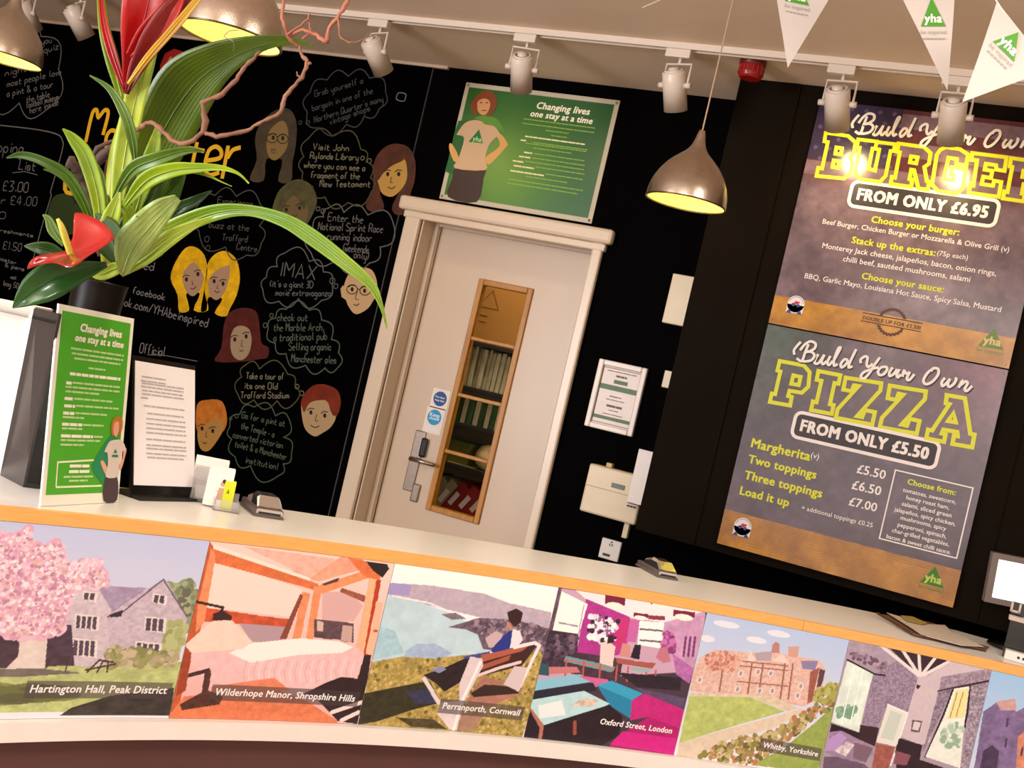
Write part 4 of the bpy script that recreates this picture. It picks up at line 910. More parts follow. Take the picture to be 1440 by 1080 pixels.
sh.poly(Z([(240,810),(560,765),(640,830),(500,840),(240,850)]), 'e88a68', nz=.1)
sh.poly(Z([(1015,650),(1050,650),(1020,850),(980,1000),(880,985),(780,880),(700,850),(820,790),(900,760),(980,770)]), '332428', nz=.2)
for q in ([(850,940),(1000,890)], [(900,980),(985,940)]): sh.line(Z(q), .010, 'f0dcd8')
sh.poly(Z([(240,480),(340,470),(445,580),(400,620),(140,640),(105,600)]), 'f6d8cc', nz=.03)
sh.poly(Z([(250,440),(300,425),(345,455),(340,475),(245,475)]), '3e2a2a'); sh.line(Z([(160,380),(300,410),(285,435)]), .006, '3e2a2a')
sh.poly(Z([(75,610),(105,610),(100,720),(120,745),(230,715),(240,735),(120,765),(85,720)]), '4a3030')
sh.poly(Z([(210,720),(240,740),(225,830),(300,860),(280,900),(90,930),(80,900),(190,840)]), '54342e', nz=.3)
sh.poly(Z([(105,610),(140,640),(110,830),(60,860)]), 'a04830', nz=.1)
bar(sh, Z, (258, 852), (962, 886))
fin(sh, 'photo panel of an attic bedroom with orange timber beams', 'Wilderhope Manor, Shropshire Hills', Z, (258, 852), (962, 886))
# 3 bench above the sea
Z = zt(500, 770, .25929)
sh = sheet(S12, S23, 'f8f4f2'); sh.vgrad(None, 'fffefc', 'e8e4ea')
sh.poly(Z([(170,210),(190,190),(420,205),(700,250),(830,300),(1060,350),(1050,470),(850,420),(600,360),(170,260)]), 'bcaec0', nz=.08)
sh.poly(Z([(170,210),(200,190),(300,200),(290,260),(170,250)]), 'a59ad0')
sh.poly(Z([(165,250),(330,290),(560,370),(700,480),(740,560),(580,600),(80,620)]), 'c0dce8', nz=.06, cells=16); sh.poly(Z([(120,420),(210,450),(260,570),(80,610)]), 'a9cfe0', nz=.08)
sh.poly(Z([(270,560),(330,520),(430,520),(520,570),(480,600),(260,590)]), 'a6bede', nz=.1); sh.line(Z([(200,260),(400,300),(540,360)]), .004, 'f4eef4')
sh.poly(Z([(460,360),(540,352),(600,385),(520,390)]), '7e7080', nz=.3, cells=60)
sh.poly(Z([(500,430),(600,400),(660,380),(860,390),(1050,440),(1050,600),(960,580),(760,560),(690,550),(660,470),(590,440)]), '6e5c6e', nz=.3, cells=70)
sh.blobs(Z([(600,400),(860,390),(1050,440),(1040,560),(760,540)]), 200, .003, .007, ['8e7a8a', '58485a', 'a08c98'], seed=4)
sh.poly(Z([(85,620),(250,590),(430,600),(600,580),(1000,560),(1030,620),(900,1030),(10,960)]), 'b09a58', nz=.25, cells=60)
sh.blobs(Z([(85,620),(430,600),(1000,560),(1000,700),(900,1030),(400,990),(60,760)]), 500, .002, .006, ['c8b06a', '8c8440', 'a0904c', 'd8bc7c', '786c34'], seed=6)
sh.poly(Z([(40,790),(270,745),(400,720),(460,840),(300,880),(120,940),(10,960)]), '383626', nz=.25, cells=50); sh.poly(Z([(270,780),(420,760),(440,840),(330,850)]), '3a3c58', nz=.2)
sh.poly(Z([(600,830),(680,700),(800,720),(900,790),(700,870)]), 'b07c6c', nz=.1); sh.poly(Z([(620,790),(700,740),(900,760),(880,790),(640,810)]), '3a2a26')
sh.poly(Z([(220,920),(420,930),(500,985),(300,970)]), '4e4430', nz=.3); sh.poly(Z([(560,900),(700,890),(640,990),(540,990)]), 'a88470', nz=.1)
sh.poly(Z([(700,490),(760,450),(800,470),(760,540),(720,540)]), 'c8b0b8'); sh.poly(Z([(760,520),(830,450),(860,450),(850,540),(750,570),(730,560)]), '2c3a8c')
sh.poly(Z([(850,440),(890,450),(905,500),(880,530),(835,545),(845,480)]), 'e8e4ec'); sh.poly(Z([(820,350),(870,328),(905,350),(895,400),(865,430),(830,400)]), '3c2428'); sh.poly(Z([(815,400),(835,405),(855,440),(835,450),(820,425)]), 'c08878'); sh.poly(Z([(580,590),(730,560),(720,580),(600,620)]), '4c4c88')
sh.poly(Z([(365,690),(480,650),(590,600),(640,600),(580,720),(480,780),(440,740)]), '2c2228', nz=.3)
sh.poly(Z([(410,660),(470,640),(490,660),(450,680)]), '8890b8'); sh.poly(Z([(660,620),(960,510),(990,520),(900,640),(660,700)]), '44292a')
sh.poly(Z([(680,580),(940,530),(900,560),(680,620)]), 'b2604e'); sh.poly(Z([(670,640),(840,580),(830,610),(660,670)]), 'a85a46'); sh.line(Z([(640,700),(780,650),(890,620)]), .008, 'e8d0d0')
sh.line(Z([(860,540),(970,515),(995,530),(880,770)]), .009, 'f2e8ea'); sh.poly(Z([(860,640),(930,650),(885,780),(800,740)]), 'd8c8cc')
sh.line(Z([(370,710),(450,840)]), .010, 'e4d8dc'); sh.poly(Z([(620,590),(685,600),(690,640),(590,830),(545,990),(510,985),(440,900),(460,840),(560,830),(560,740)]), 'e0d2d8', nz=.04); sh.line(Z([(675,620),(575,830),(530,985)]), .007, 'faf4f6')
bar(sh, Z, (468, 868), (886, 912))
fin(sh, 'photo panel of a person sitting on a bench above the sea', 'Perranporth, Cornwall', Z, (468, 868), (886, 912))
# 4 purple lounge
Z = zt(730, 800, .25926)
sh = sheet(S23, S34, '4a3a48'); sh.poly(Z([(200,100),(1010,220),(980,520),(860,560),(60,620),(120,400)]), 'c9a6c0')
sh.poly(Z([(300,110),(1000,230),(780,290),(580,260),(380,180)]), 'f4ecf0')
sh.poly(Z([(360,160),(600,260),(580,460),(440,480),(310,460)]), 'b23a94', nz=.1); sh.poly(Z([(520,260),(600,270),(570,400),(520,440)]), 'c8387c')
sh.poly(Z([(600,270),(660,280),(630,400),(580,390)]), 'c86aac'); sh.poly(Z([(230,120),(370,190),(320,360),(180,330)]), 'fffaf8'); sh.line(Z([(215,290),(315,310)]), .004, '9a94a4'); sh.line(Z([(350,190),(320,350)]), .003, 'a8a0b8')
sh.poly(Z([(205,95),(230,105),(170,380),(140,370)]), '6a5468', nz=.4, cells=60)
sh.blobs(Z([(380,240),(540,280),(520,380),(460,400),(370,380)]), 120, .003, .008, ['f8f0f8', 'e8d8ec', '3c2a44', '8a6a94', 'ffffff'], seed=3)
sh.poly(Z([(90,320),(320,350),(310,480),(240,560),(90,540)]), '443648', nz=.35, cells=50); sh.blobs(Z([(90,340),(310,360),(300,450),(100,500)]), 60, .004, .01, ['5c4a60', '382a3a', '7a6478'], seed=8)
sh.poly(Z([(650,280),(785,290),(770,430),(640,410)]), 'fcf8fa'); 
for y in (325, 385): sh.line(Z([(655, y), (775, y + 10)]), .005, '6c6474')
sh.poly(Z([(700,250),(790,255),(788,278),(698,272)]), '8c3a50')
sh.poly(Z([(790,290),(1000,250),(940,560),(870,580),(770,440)]), 'c99ac0', nz=.12, cells=20)
sh.blobs(Z([(780,330),(850,360),(830,480),(770,450)]), 60, .004, .009, ['a84a94', '8a3a78', 'c878b4'], seed=5)
for x in (890, 915, 940): sh.line(Z([(x, 470), (x + 12, 370)]), .007, '7a3a70')
sh.poly(Z([(830,460),(950,540),(920,620),(850,570)]), 'b870b4', nz=.2)
for x0_, y0_, w_, h_ in ((465,140,110,80), (835,220,118,58), (620,235,80,40), (715,175,110,25)):
    sh.poly(Z([(x0_,y0_),(x0_+w_,y0_+w_*.12),(x0_+w_-4,y0_+h_*.75),(x0_-2,y0_+h_*.6)]), '7c2444'); sh.polyS(circ(AS.px(*Z([(x0_+w_/2-3,y0_+h_*.72)])[0]), w_*.5*.26/560, 20, w_*.12*.26/420), 'fff2e8')
sh.poly(Z([(310,450),(450,470),(520,480),(560,500),(540,620),(250,560)]), '4e3648', nz=.2)
sh.poly(Z([(250,470),(520,530),(500,560),(240,500)]), '6f9cac'); sh.line(Z([(250,490),(510,545)]), .004, 'c87858')
for x in (255, 350, 440, 530, 590, 690, 740): sh.line(Z([(x, 490 + (x-250)*.12), (x - 8, 580 + (x-250)*.08)]), .005, 'b8604c')
sh.poly(Z([(440,400),(480,390),(520,420),(505,530),(435,510)]), 'e6d4d0'); sh.poly(Z([(480,360),(510,355),(515,395),(475,405)]), '3a2430')
sh.poly(Z([(560,400),(600,410),(600,480),(540,470)]), 'd0908c'); sh.poly(Z([(625,410),(660,410),(650,490),(600,480)]), '2c2230'); sh.poly(Z([(760,430),(800,420),(820,500),(780,510),(740,480)]), 'c0788c'); sh.poly(Z([(520,480),(640,500),(740,510),(720,540),(530,510)]), 'a85c54')
sh.poly(Z([(600,530),(720,540),(700,560),(610,550)]), '9ab4b8'); sh.poly(Z([(530,560),(880,590),(870,660),(640,640)]), '2e2430', nz=.2)
sh.poly(Z([(100,500),(160,520),(160,580),(90,570)]), '2f5a66'); sh.poly(Z([(160,530),(310,530),(330,560),(160,570)]), 'c87c80')
sh.poly(Z([(90,600),(330,570),(400,610),(80,660)]), '8cc6dc'); sh.poly(Z([(310,575),(480,600),(490,620),(410,640),(380,610)]), 'd06a9c'); sh.poly(Z([(80,660),(400,615),(420,660),(70,710)]), '2c2a3c')
sh.poly(Z([(620,640),(900,700),(895,760),(680,680)]), '5c4c6c', nz=.15)
sh.poly(Z([(420,630),(500,605),(670,675),(610,710),(600,810),(490,740)]), '2a86b0'); sh.poly(Z([(420,630),(500,605),(670,675),(610,710)]), '3aa4cc')
sh.poly(Z([(610,710),(680,675),(900,765),(880,870),(780,850),(700,800),(600,820)]), 'c42a80', nz=.08); sh.poly(Z([(700,800),(780,830),(870,865),(850,1010),(490,960),(560,890)]), 'b02070', nz=.1); sh.poly(Z([(490,950),(560,880),(850,920),(850,1010)]), 'd0288a', nz=.05)
sh.poly(Z([(60,710),(350,660),(490,730),(380,780),(120,850),(50,760)]), 'bce2ea', nz=.05); sh.poly(Z([(100,740),(230,710),(250,790),(110,810)]), 'e8f4f6'); sh.poly(Z([(270,740),(350,700),(430,710),(400,745)]), 'd8c4b4', nz=.2)
sh.poly(Z([(120,850),(490,735),(560,800),(540,900),(440,960),(100,930)]), '2c2028', nz=.2)
sh.line(Z([(60,770),(120,850),(110,920)]), .012, 'b87464'); sh.line(Z([(300,830),(300,890)]), .01, '9a5448')
sh.poly(Z([(15,900),(60,770),(110,860),(100,930)]), '2a1e28')
fin(sh, 'photo panel of a purple and pink lounge with low seats', 'Oxford Street, London', Z, (435, 842), (824, 888))
# 5 gothic house and lawn
Z = zt(930, 840, .22222)
sh = sheet(S34, S45, 'c6d4ec'); sh.vgrad(None, 'b4c8ea', 'eae6ee')
for x, y, w_ in ((410,170,90),(740,230,80),(600,270,70),(290,260,50)): sh.polyS(circ(AS.px(*Z([(x, y)])[0]), w_ * .00045, 20, .009), 'ecebf2', .8)
sh.poly(Z([(195,480),(240,380),(340,330),(480,340),(560,350),(640,340),(740,350),(860,370),(1000,400),(1040,460),(1000,640),(900,690),(640,640),(180,590)]), 'dcb8ac', nz=.14, cells=70)
sh.poly(Z([(690,350),(700,300),(720,280),(745,290),(745,350)]), 'b88478'); sh.poly(Z([(800,310),(870,310),(860,380),(800,370)]), 'd0a090'); sh.poly(Z([(540,400),(560,330),(600,400)]), 'e8d4cc'); sh.poly(Z([(700,400),(760,350),(810,420)]), 'e6d0c8')
sh.poly(Z([(590,350),(700,340),(690,400),(600,400)]), 'b0a2b0'); sh.poly(Z([(880,400),(990,400),(970,460),(890,450)]), '8c82a8'); sh.poly(Z([(1000,450),(1035,460),(1010,560),(980,570)]), '5c4450')
sh.poly(Z([(940,470),(1000,440),(950,660),(920,670)]), '9c5c50', nz=.1)
for y in (410, 440, 540): sh.line(Z([(480, y - 10), (580, y), (800, y + 22)]), .0035, 'a06a5c')
for x in (570, 640, 780, 830): sh.line(Z([(x, 420), (x - 30, 640)]), .005, '9c6458')
for x, y in ((610,470),(690,480),(620,590),(700,590),(500,480),(480,580),(880,560),(240,520),(860,620)): sh.polyS(circ(AS.px(*Z([(x, y)])[0]), .009, 8, .010), 'ece2e0', .9); sh.polyS(circ(AS.px(*Z([(x, y)])[0]), .005, 8, .007), '8a7a80', .7)
sh.blobs(Z([(270,380),(340,340),(440,350),(500,400),(460,470),(300,460)]), 160, .002, .007, ['c88878', 'b87464', 'd8a494', 'e0b4a4'], seed=4); sh.line(Z([(385,460),(365,590)]), .005, '9a6858')
sh.poly(Z([(175,620),(350,615),(560,630),(780,720),(640,760),(400,830),(110,920)]), 'b6c474', nz=.12, cells=30); sh.poly(Z([(180,600),(700,620),(860,700),(800,720),(560,630),(175,625)]), 'd8c8b0', nz=.1)
sh.poly(Z([(95,1010),(110,920),(420,830),(760,740),(880,700),(900,720),(700,830),(420,900),(230,1010)]), 'dcccb8', nz=.05)
sh.poly(Z([(560,1060),(760,960),(960,800),(1130,650),(1100,760),(1010,1110)]), '98aa58', nz=.12); 
sh.blobs(Z([(230,1010),(330,940),(520,870),(700,850),(900,720),(1050,650),(1100,680),(900,820),(720,960),(560,1060)]), 420, .003, .009, ['b4a468', '8c8444', 'c8b888', 'a08a58', '6e6a38', 'b87c5c'], seed=6)
sh.blobs(Z([(960,620),(1040,540),(1120,560),(1130,640),(980,680)]), 90, .004, .009, ['a8a454', 'b8b46c', '8c8c44'], seed=7)
bar(sh, Z, (640, 950), (985, 1002))
fin(sh, 'photo panel of a gothic house behind a green lawn', 'Whitby, Yorkshire', Z, (640, 950), (985, 1002))
# 6 room with patterned walls
Z = zt(1150, 860, .20365)
sh = sheet(S45, S56, 'a898a8')
sh.poly(Z([(210,190),(540,250),(470,430),(200,330)]), 'a898aa', nz=.1); sh.blobs(Z([(220,260),(520,360),(480,420),(230,320)]), 40, .003, .006, ['6c5468', '8a7488'], seed=2)
sh.poly(Z([(380,430),(560,330),(700,470),(620,700),(480,640),(400,820),(290,830)]), '94829a', nz=.3, cells=90)
sh.poly(Z([(200,340),(380,420),(280,830),(90,760)]), 'dcebe2', nz=.1, cells=14); sh.blobs(Z([(140,640),(260,660),(250,740),(130,720)]), 30, .004, .010, ['7aa088', '94b49c'], seed=3)
for x in (250, 310): sh.line(Z([(x, 360 + (x-200)*.4), (x - 90, 780)]), .003, 'f8fcfa')
sh.line(Z([(200,330),(390,430),(460,440)]), .005, '2c2028')
sh.poly(Z([(440,200),(930,320),(740,440),(690,440)]), '3a2a32'); 
for a in ((430,230), (580,260), (695,285), (815,310), (920,335)): sh.line(Z([a, (705, 450)]), .009, 'e8dcdc')
sh.poly(Z([(690,450),(760,440),(920,340),(1180,390),(1180,420),(850,460),(830,560),(770,900),(700,920),(570,860)]), 'ccbcc4', nz=.03)
sh.poly(Z([(680,500),(710,510),(690,535),(675,525)]), '3a2a30')
sh.poly(Z([(850,450),(1190,390),(1180,470),(835,545)]), '9c8a9c', nz=.35, cells=90); sh.line(Z([(830,548),(1175,478)]), .006, '382830')
sh.poly(Z([(830,550),(930,530),(760,890),(700,1010),(740,900)]), '8c7c90', nz=.4, cells=90); sh.poly(Z([(1050,510),(1170,490),(1060,1090),(980,1090),(1030,800)]), '9a8c9c', nz=.5, cells=90)
for q in ([(930,540),(870,700),(740,1000)], [(1048,515),(1030,700),(1010,800)]): sh.line(Z(q), .006, '2c2028')
sh.poly(Z([(940,530),(1045,515),(1010,760),(980,1080),(740,1000),(870,720)]), 'e8ece4', nz=.05); sh.poly(Z([(950,540),(1040,530),(1010,730),(890,740)]), 'f0e0a0'); sh.blobs(Z([(860,780),(1000,760),(980,940),(850,930)]), 50, .004, .010, ['b4ccb8', '94b09c', 'd8e4d8'], seed=5)
for x in (960, 1000): sh.line(Z([(x, 560), (x - 50, 730)]), .003, 'a08c50')
sh.poly(Z([(480,640),(620,700),(540,930),(400,900)]), 'dfe0da'); sh.poly(Z([(500,680),(580,710),(520,890),(430,870)]), 'c8d0c8'); sh.line(Z([(480,640),(620,700),(500,1060)]), .004, 'f4f0ee')
sh.poly(Z([(650,745),(720,755),(700,835),(640,825)]), '6a5660'); sh.poly(Z([(660,757),(708,765),(692,822),(650,812)]), 'd8ccd0')
sh.poly(Z([(560,870),(720,920),(700,1020),(880,1080),(540,1090),(530,960)]), '33242c', nz=.2); sh.poly(Z([(400,905),(530,935),(480,1090),(370,1080)]), '9c5c54', nz=.2, cells=60); sh.poly(Z([(540,960),(640,990),(610,1060),(520,1050)]), '8a5462')
sh.poly(Z([(290,780),(420,800),(390,930),(280,880)]), '3a2830'); sh.poly(Z([(90,770),(300,840),(280,880),(80,830)]), '2c2028')
sh.poly(Z([(80,830),(160,820),(260,870),(380,930),(380,980),(300,1040),(120,1010),(50,970)]), '9c84a4', nz=.12); sh.poly(Z([(70,880),(150,830),(200,870),(120,960),(50,960)]), 'b494cc'); sh.poly(Z([(110,960),(200,890),(250,920),(190,1000)]), 'd0c4cc', nz=.3); sh.poly(Z([(250,900),(380,940),(330,1040),(240,1010)]), '7c6474')
sh.poly(Z([(40,1000),(120,1000),(320,1050),(360,1090),(30,1090)]), '6c5870', nz=.1)
tag(sh.build('photo_panel', None, 0, .0025, **GRP), 'photo panel of a high room with patterned curtains and beams', 'photo panel')
# 7 violet castle, cut by the frame edge
sh = sheet(S56, S56 + .47, 'a0c8e8'); sh.vgrad(None, '9cc4ea', 'e0dcec')
sh.poly(Z([(1140,690),(1240,620),(1300,640),(1370,690),(1440,650),(1900,700),(1800,1500),(1000,1500),(1090,1000)]), '7e6a94', nz=.2, cells=30)
sh.poly(Z([(1380,860),(1500,760),(1900,800),(1700,1500),(1340,1500)]), 'd08a70', nz=.15); sh.poly(Z([(1230,620),(1360,600),(1370,680),(1260,680)]), 'c8a09c', nz=.1)
sh.poly(Z([(1140,960),(1200,920),(1250,960),(1230,1120),(1110,1120)]), '4c3c58', nz=.2)
for x, y in ((1310,740),(1300,880),(1410,940),(1460,760)): sh.line(Z([(x, y), (x - 8, y + 50)]), .006, '4a3a56')
o = sh.build('photo_panel', None, 0, .0025, **GRP); tag(o, 'photo panel of a violet castle, cut off by the right edge', 'photo panel')
# ================================================================== PENDANT LAMPS
brushed = mat('brushed_nickel', 'bfb0a2', .28, metal=1, noise=.06, nscale=60, bump=.15, bscale=300)
creamin = mat('lamp_inside_enamel_glow', 'f4e88a', .6, emit='ffee90', estr=.25)  # weak emission imitates bulb light falling on the lining
bulb = mat('lit_bulb', 'ffffff', .4, emit='fff2b0', estr=3.2)
cordm = mat('clear_cord', 'b79c82', .4)
prof = [(.125, 0), (.1265, .004), (.1235, .035), (.115, .065), (.100, .095), (.080, .122), (.056, .145), (.036, .163), (.024, .18), (.017, .20), (.012, .222), (.009, .232)]
def pendant(px, py, Z, lab):
    c = at(px, py, Z); z = 2.09; t = thing('pendant_lamp', lab, 'pendant lamp', (c[0], c[1], z), 'dome pendants over the counter')
    M = Matrix.Translation((c[0], c[1], z)); pr = spline([(q[0] * .88, q[1] * .88) for q in prof], 4)
    MB().lathe([(p[0], p[1]) for p in pr], M, 48, capt=True).build('lamp_shade', brushed, t, True)
    MB().lathe([(p[0] - .002, p[1] + .0005) for p in pr[:38]][::-1], M, 48).build('shade_lining', creamin, t, True)
    MB().lathe([(.1075, -.0005), (.1122, -.0005), (.1122, .0028), (.1075, .0028), (.1075, -.0005)], M, 48).build('rim', mat('rim_dark_nickel', '6b5c40', .3, metal=1), t, True)
    r = .03; MB().lathe([(max(.0005, r * math.cos(a)), .06 + r * math.sin(a)) for a in [math.pi * (i / 12 - .5) for i in range(13)]] + [(.013, .095), (.013, .12)], M, 20).build('light_bulb', bulb, t, True)
    MB().lathe([(.014, .11), (.014, .155)], M, 16, True, True).build('bulb_holder', mat('holder_white', 'd8d0c0', .5), t, True)
    MB().tube([(c[0], c[1], z + .2), (c[0], c[1], ZC - .02)], .0022, 8).build('cord', cordm, t)
    MB().lathe([(.045, ZC - .025 - z), (.045, ZC - z - .001)], M, 24, True, True).build('ceiling_rose', mat('rose_white', 'd8c8b4', .4), t, True)
    l = bpy.data.lights.new('pendant_light', 'SPOT'); l.energy = 9; l.color = (1, .84, .6); l.spot_size = math.radians(125); l.spot_blend = .6; l.shadow_soft_size = .03
    o = bpy.data.objects.new('pendant_light', l); COL.objects.link(o); o.location = (c[0], c[1], z + .02)
    return t
pendant(965, 281, 3.194, 'brushed dome pendant hanging between the door and the menu boards')
pendant(322, 62, 2.526, 'brushed dome pendant partly hidden by the big green leaf')
pendant(3, 85, 3.432, 'brushed dome pendant cut off at the upper left corner')
# ================================================================== CEILING TRACK AND SPOTS
white = mat('track_white_enamel', 'd8c8b8', .35, spec=.5)
YT = 3.83
tr = MB().box((-6.2, YT - .018, ZC - .022), (1.4, YT - .012, ZC)).box((-6.2, YT + .012, ZC - .022), (1.4, YT + .018, ZC)).box((-6.2, YT - .012, ZC - .008), (1.4, YT + .012, ZC))
tag(tr.build('ceiling_track', white), 'long white lighting track on the ceiling in front of the wall', 'lighting track')
bl = mat('spot_bulb', 'ffffff', .3, emit='ffe2a0', estr=85)
bl_dim = mat('spot_bulb_dim', 'ffffff', .3, emit='ffe2a0', estr=14)
def spot(px, py, tilt, azi, lab, watts=2.5):
    """px, py: where the yoke meets the track; tilt from straight down; azi 0 = towards the wall"""
    x = hz(px, py, ZC - .03)[0]; z0 = ZC - .022
    t = thing('track_spotlight', lab, 'spotlight', (x, YT, ZC), 'white cylinder spots on the ceiling track')
    MB().box((x - .045, YT - .017, z0 - .030), (x + .045, YT + .017, z0), .003).build('track_adapter', white, t)
    MB().tube([(x + .01, YT, z0 - .03), (x + .01, YT, z0 - .05)], .006, 10).build('swivel', white, t, True)
    R = Matrix.Rotation(-azi, 3, 'Z')
    piv = Vector((x + .01, YT, z0 - .125)); sx = R @ Vector((1, 0, 0))
    a = R @ Vector((0, math.sin(tilt), -math.cos(tilt)))           # aim
    hw = .050
    top = Vector((x + .01, YT, z0 - .05))
    mb = MB(); mb.tube([piv - sx * hw, top - sx * hw - Vector((0, 0, .0)), top + sx * hw, piv + sx * hw], [.0045, .0045, .0045, .0045], 8); mb.build('yoke', white, t)
    up = -a; s = sx; f = up.cross(s)
    M = Matrix((s, f, up)).transposed().to_4x4(); M.translation = piv
    MB().lathe([(.039, -.085), (.041, -.087), (.041, .045), (.038, .048), (.030, .048), (.030, .043), (.001, .043)], M, 32).build('lamp_head', white, t, True)
    MB().lathe([(.033, .046), (.033, .054), (.026, .054), (.026, .046)], M, 24).lathe([(.018, .044), (.018, .060), (.001, .062)], M, 20).build('rear_cap', white, t, True)
    MB().lathe([(.038, -.085), (.030, -.06), (.016, -.03), (.001, -.02)], M, 24).build('reflector', mat('reflector', 'f0e8d8', .15, metal=1), t, True)
    MB().lathe([(.001, -.084), (.031, -.083), (.033, -.079), (.030, -.06), (.001, -.05)], M, 20).build('light_bulb', bl if px > 1100 else bl_dim, t, True)
    for k in (-1, 1):
        c = piv + s * (hw * k); mb = MB(); mb.tube([c - s * .009 * k, c + s * .013 * k], .010, 14); mb.build('side_knob', white, t, True)
    l = bpy.data.lights.new('track_beam', 'SPOT'); l.energy = watts; l.color = (1, .82, .6); l.spot_size = math.radians(70); l.spot_blend = .7; l.shadow_soft_size = .025
    o = bpy.data.objects.new('track_beam', l); COL.objects.link(o); o.matrix_world = Matrix((s, f, up)).transposed().to_4x4(); o.location = piv + a * .1
    return t
D = math.radians
spot(1183, 92, D(41), D(6), 'white track spotlight over the left half of the burger menu', 1.1)
spot(1346, 106, D(41), D(4), 'white track spotlight behind the hanging pennant tips', 1.1)
spot(947, 62, D(30), D(14), 'white track spotlight above the hanging pendant, right of the green poster', 1.2)
spot(731, 43, D(40), D(-10), 'white track spotlight right above the green poster', .9)
spot(524, 24, D(48), D(18), 'white track spotlight near the twig tips', .8)
spot(92, -22, D(44), D(22), 'white track spotlight above the leftmost thought cloud', .6)
spot(12, -33, D(44), D(8), 'white track spotlight in the extreme upper left corner', .6)
# ================================================================== ALARM SOUNDER
p = at(1058, 96, 3.95); c = hz(1060, 84, ZC)
t = thing('alarm_sounder', 'red round alarm sounder on the ceiling beside the panelled box', 'alarm', (c[0], c[1], ZC))
M = Matrix.Translation((c[0], c[1], ZC)); redm = mat('alarm_red', '8e0d0a', .35)
MB().lathe([(.046, -.002), (.046, -.02), (.043, -.024)], M, 28).build('base_ring', mat('alarm_base', '5a0c0a', .4), t, True)
mb = MB().lathe([(.043, -.022), (.044, -.05), (.040, -.062), (.034, -.068), (.001, -.069)], M, 28)
for i in range(16):
    a = 2 * math.pi * i / 16; mb.box((c[0] + .043 * math.cos(a) - .002, c[1] + .043 * math.sin(a) - .002, ZC - .055), (c[0] + .043 * math.cos(a) + .002, c[1] + .043 * math.sin(a) + .002, ZC - .028))
mb.build('sounder_body', redm, t)
# ================================================================== PENNANTS
pen = mat('pennant_paper', 'd2c8c0', .6, sss=0)
corners = [[(1082, -60, 2.9), (1195, -50, 2.9), (1108, 95, 2.9)], [(1243, -52, 2.6), (1345, -48, 2.6), (1333, 127, 2.6)], [(1402, 2, 2.45), (1478, 98, 2.45), (1354, 143, 2.45)]]
labs = ['white triangular pennant hanging straight, leftmost of the three', 'white triangular pennant in the middle, green logo upright', 'white triangular pennant at the right, twisted sideways']
tops = []
for c3, lab in zip(corners, labs):
    A, B, C_ = [at(*q) for q in c3]; t = thing('pennant', lab, 'pennant', tuple((A + B) / 2), 'white logo pennants on a string')
    S = Card(C_, B - A, (A + B) / 2 - C_)
    if S.n @ (EYE - C_) < 0: S = Card(C_, A - B, (A + B) / 2 - C_)
    def cut(S, q): return S.px(*q)
    mb = MB(); n = 8; w3 = [S.px(*q[:2]) for q in c3]; vs = []; fs = []
    for i in range(n + 1):
        tt = i / n; L_ = np.array(w3[0]) * (1 - tt) + np.array(w3[2]) * tt; Rt = np.array(w3[1]) * (1 - tt) + np.array(w3[2]) * tt
        for k in range(3):
            q = L_ * (1 - k / 2) + Rt * (k / 2); vs += [S.w(q[0], q[1], .003 * math.sin(tt * 4)), S.w(q[0], q[1], .003 * math.sin(tt * 4) - .0006)]
    for i in range(n):
        for k in range(2):
            a, b, c_, d = [2 * x for x in (i * 3 + k, i * 3 + k + 1, (i + 1) * 3 + k + 1, (i + 1) * 3 + k)]
            fs += [(d, c_, b, a), (a + 1, b + 1, c_ + 1, d + 1)]
    mb.add(vs, fs); mb.build('cloth', pen, t); tops.append((A, B, S, t, w3))
def plogo(k, tri, strap):
    A, B, S, t, w3 = tops[k]; q = [S.px(*p) for p in tri]; mb = MB(); fill(mb, S, q, .0045); o = mb.build('logo_triangle', ink('4f9a2c', .5), t)
    b0, b1 = np.array(q[1]), np.array(q[2]); ap = np.array(q[0]); h = (ap - (b0 + b1) / 2); mb = MB()
    if (b1 - b0) @ np.array([h[1], -h[0]]) < 0: b0, b1 = b1, b0
    text(mb, S, 'yha', b0 + (b1 - b0) * .16 + h * .14, b0 + (b1 - b0) * .84 + h * .14, lift=.0052, bold=.04); mb.build('logo_lettering', ink('f4f4ea', .5), o)
    mb = MB()
    e = -h * .26; text(mb, S, 'be inspired', b0 + e - (b1 - b0) * .02, b1 + e, lift=.0045)
    e = -h * .42
    for k in range(6): ribbon(mb, S, [b0 + (b1 - b0) * (.04 + .155 * k) + e, b0 + (b1 - b0) * (.16 + .155 * k) + e], .0035, .0045)
    mb.build('strapline', ink('a8a6a2', .6), t)
plogo(0, [(1120, -28), (1103, 2), (1137, 9)], 1); plogo(1, [(1309, -3), (1294, 38), (1329, 38)], 1); plogo(2, [(1431, 46), (1395, 59), (1425, 88)], 1)
mb = MB(); A0_, B0_ = tops[0][0], tops[0][1]; A1_, B1_ = tops[1][0], tops[1][1]; A2_, B2_ = tops[2][0], tops[2][1]
st = [A0_ + np.array([-.5, .5, .03]), A0_, B0_, (B0_ + A1_) / 2 - np.array([0, 0, .01]), A1_, B1_, (B1_ + A2_) / 2, A2_, B2_, B2_ + np.array([.3, -.15, -.12])]
mb.tube(spline(st, 4), .0015, 6); tag(mb.build('bunting_string', mat('string_white', 'e8dccc', .7)), 'thin white string holding the three pennants', 'string')
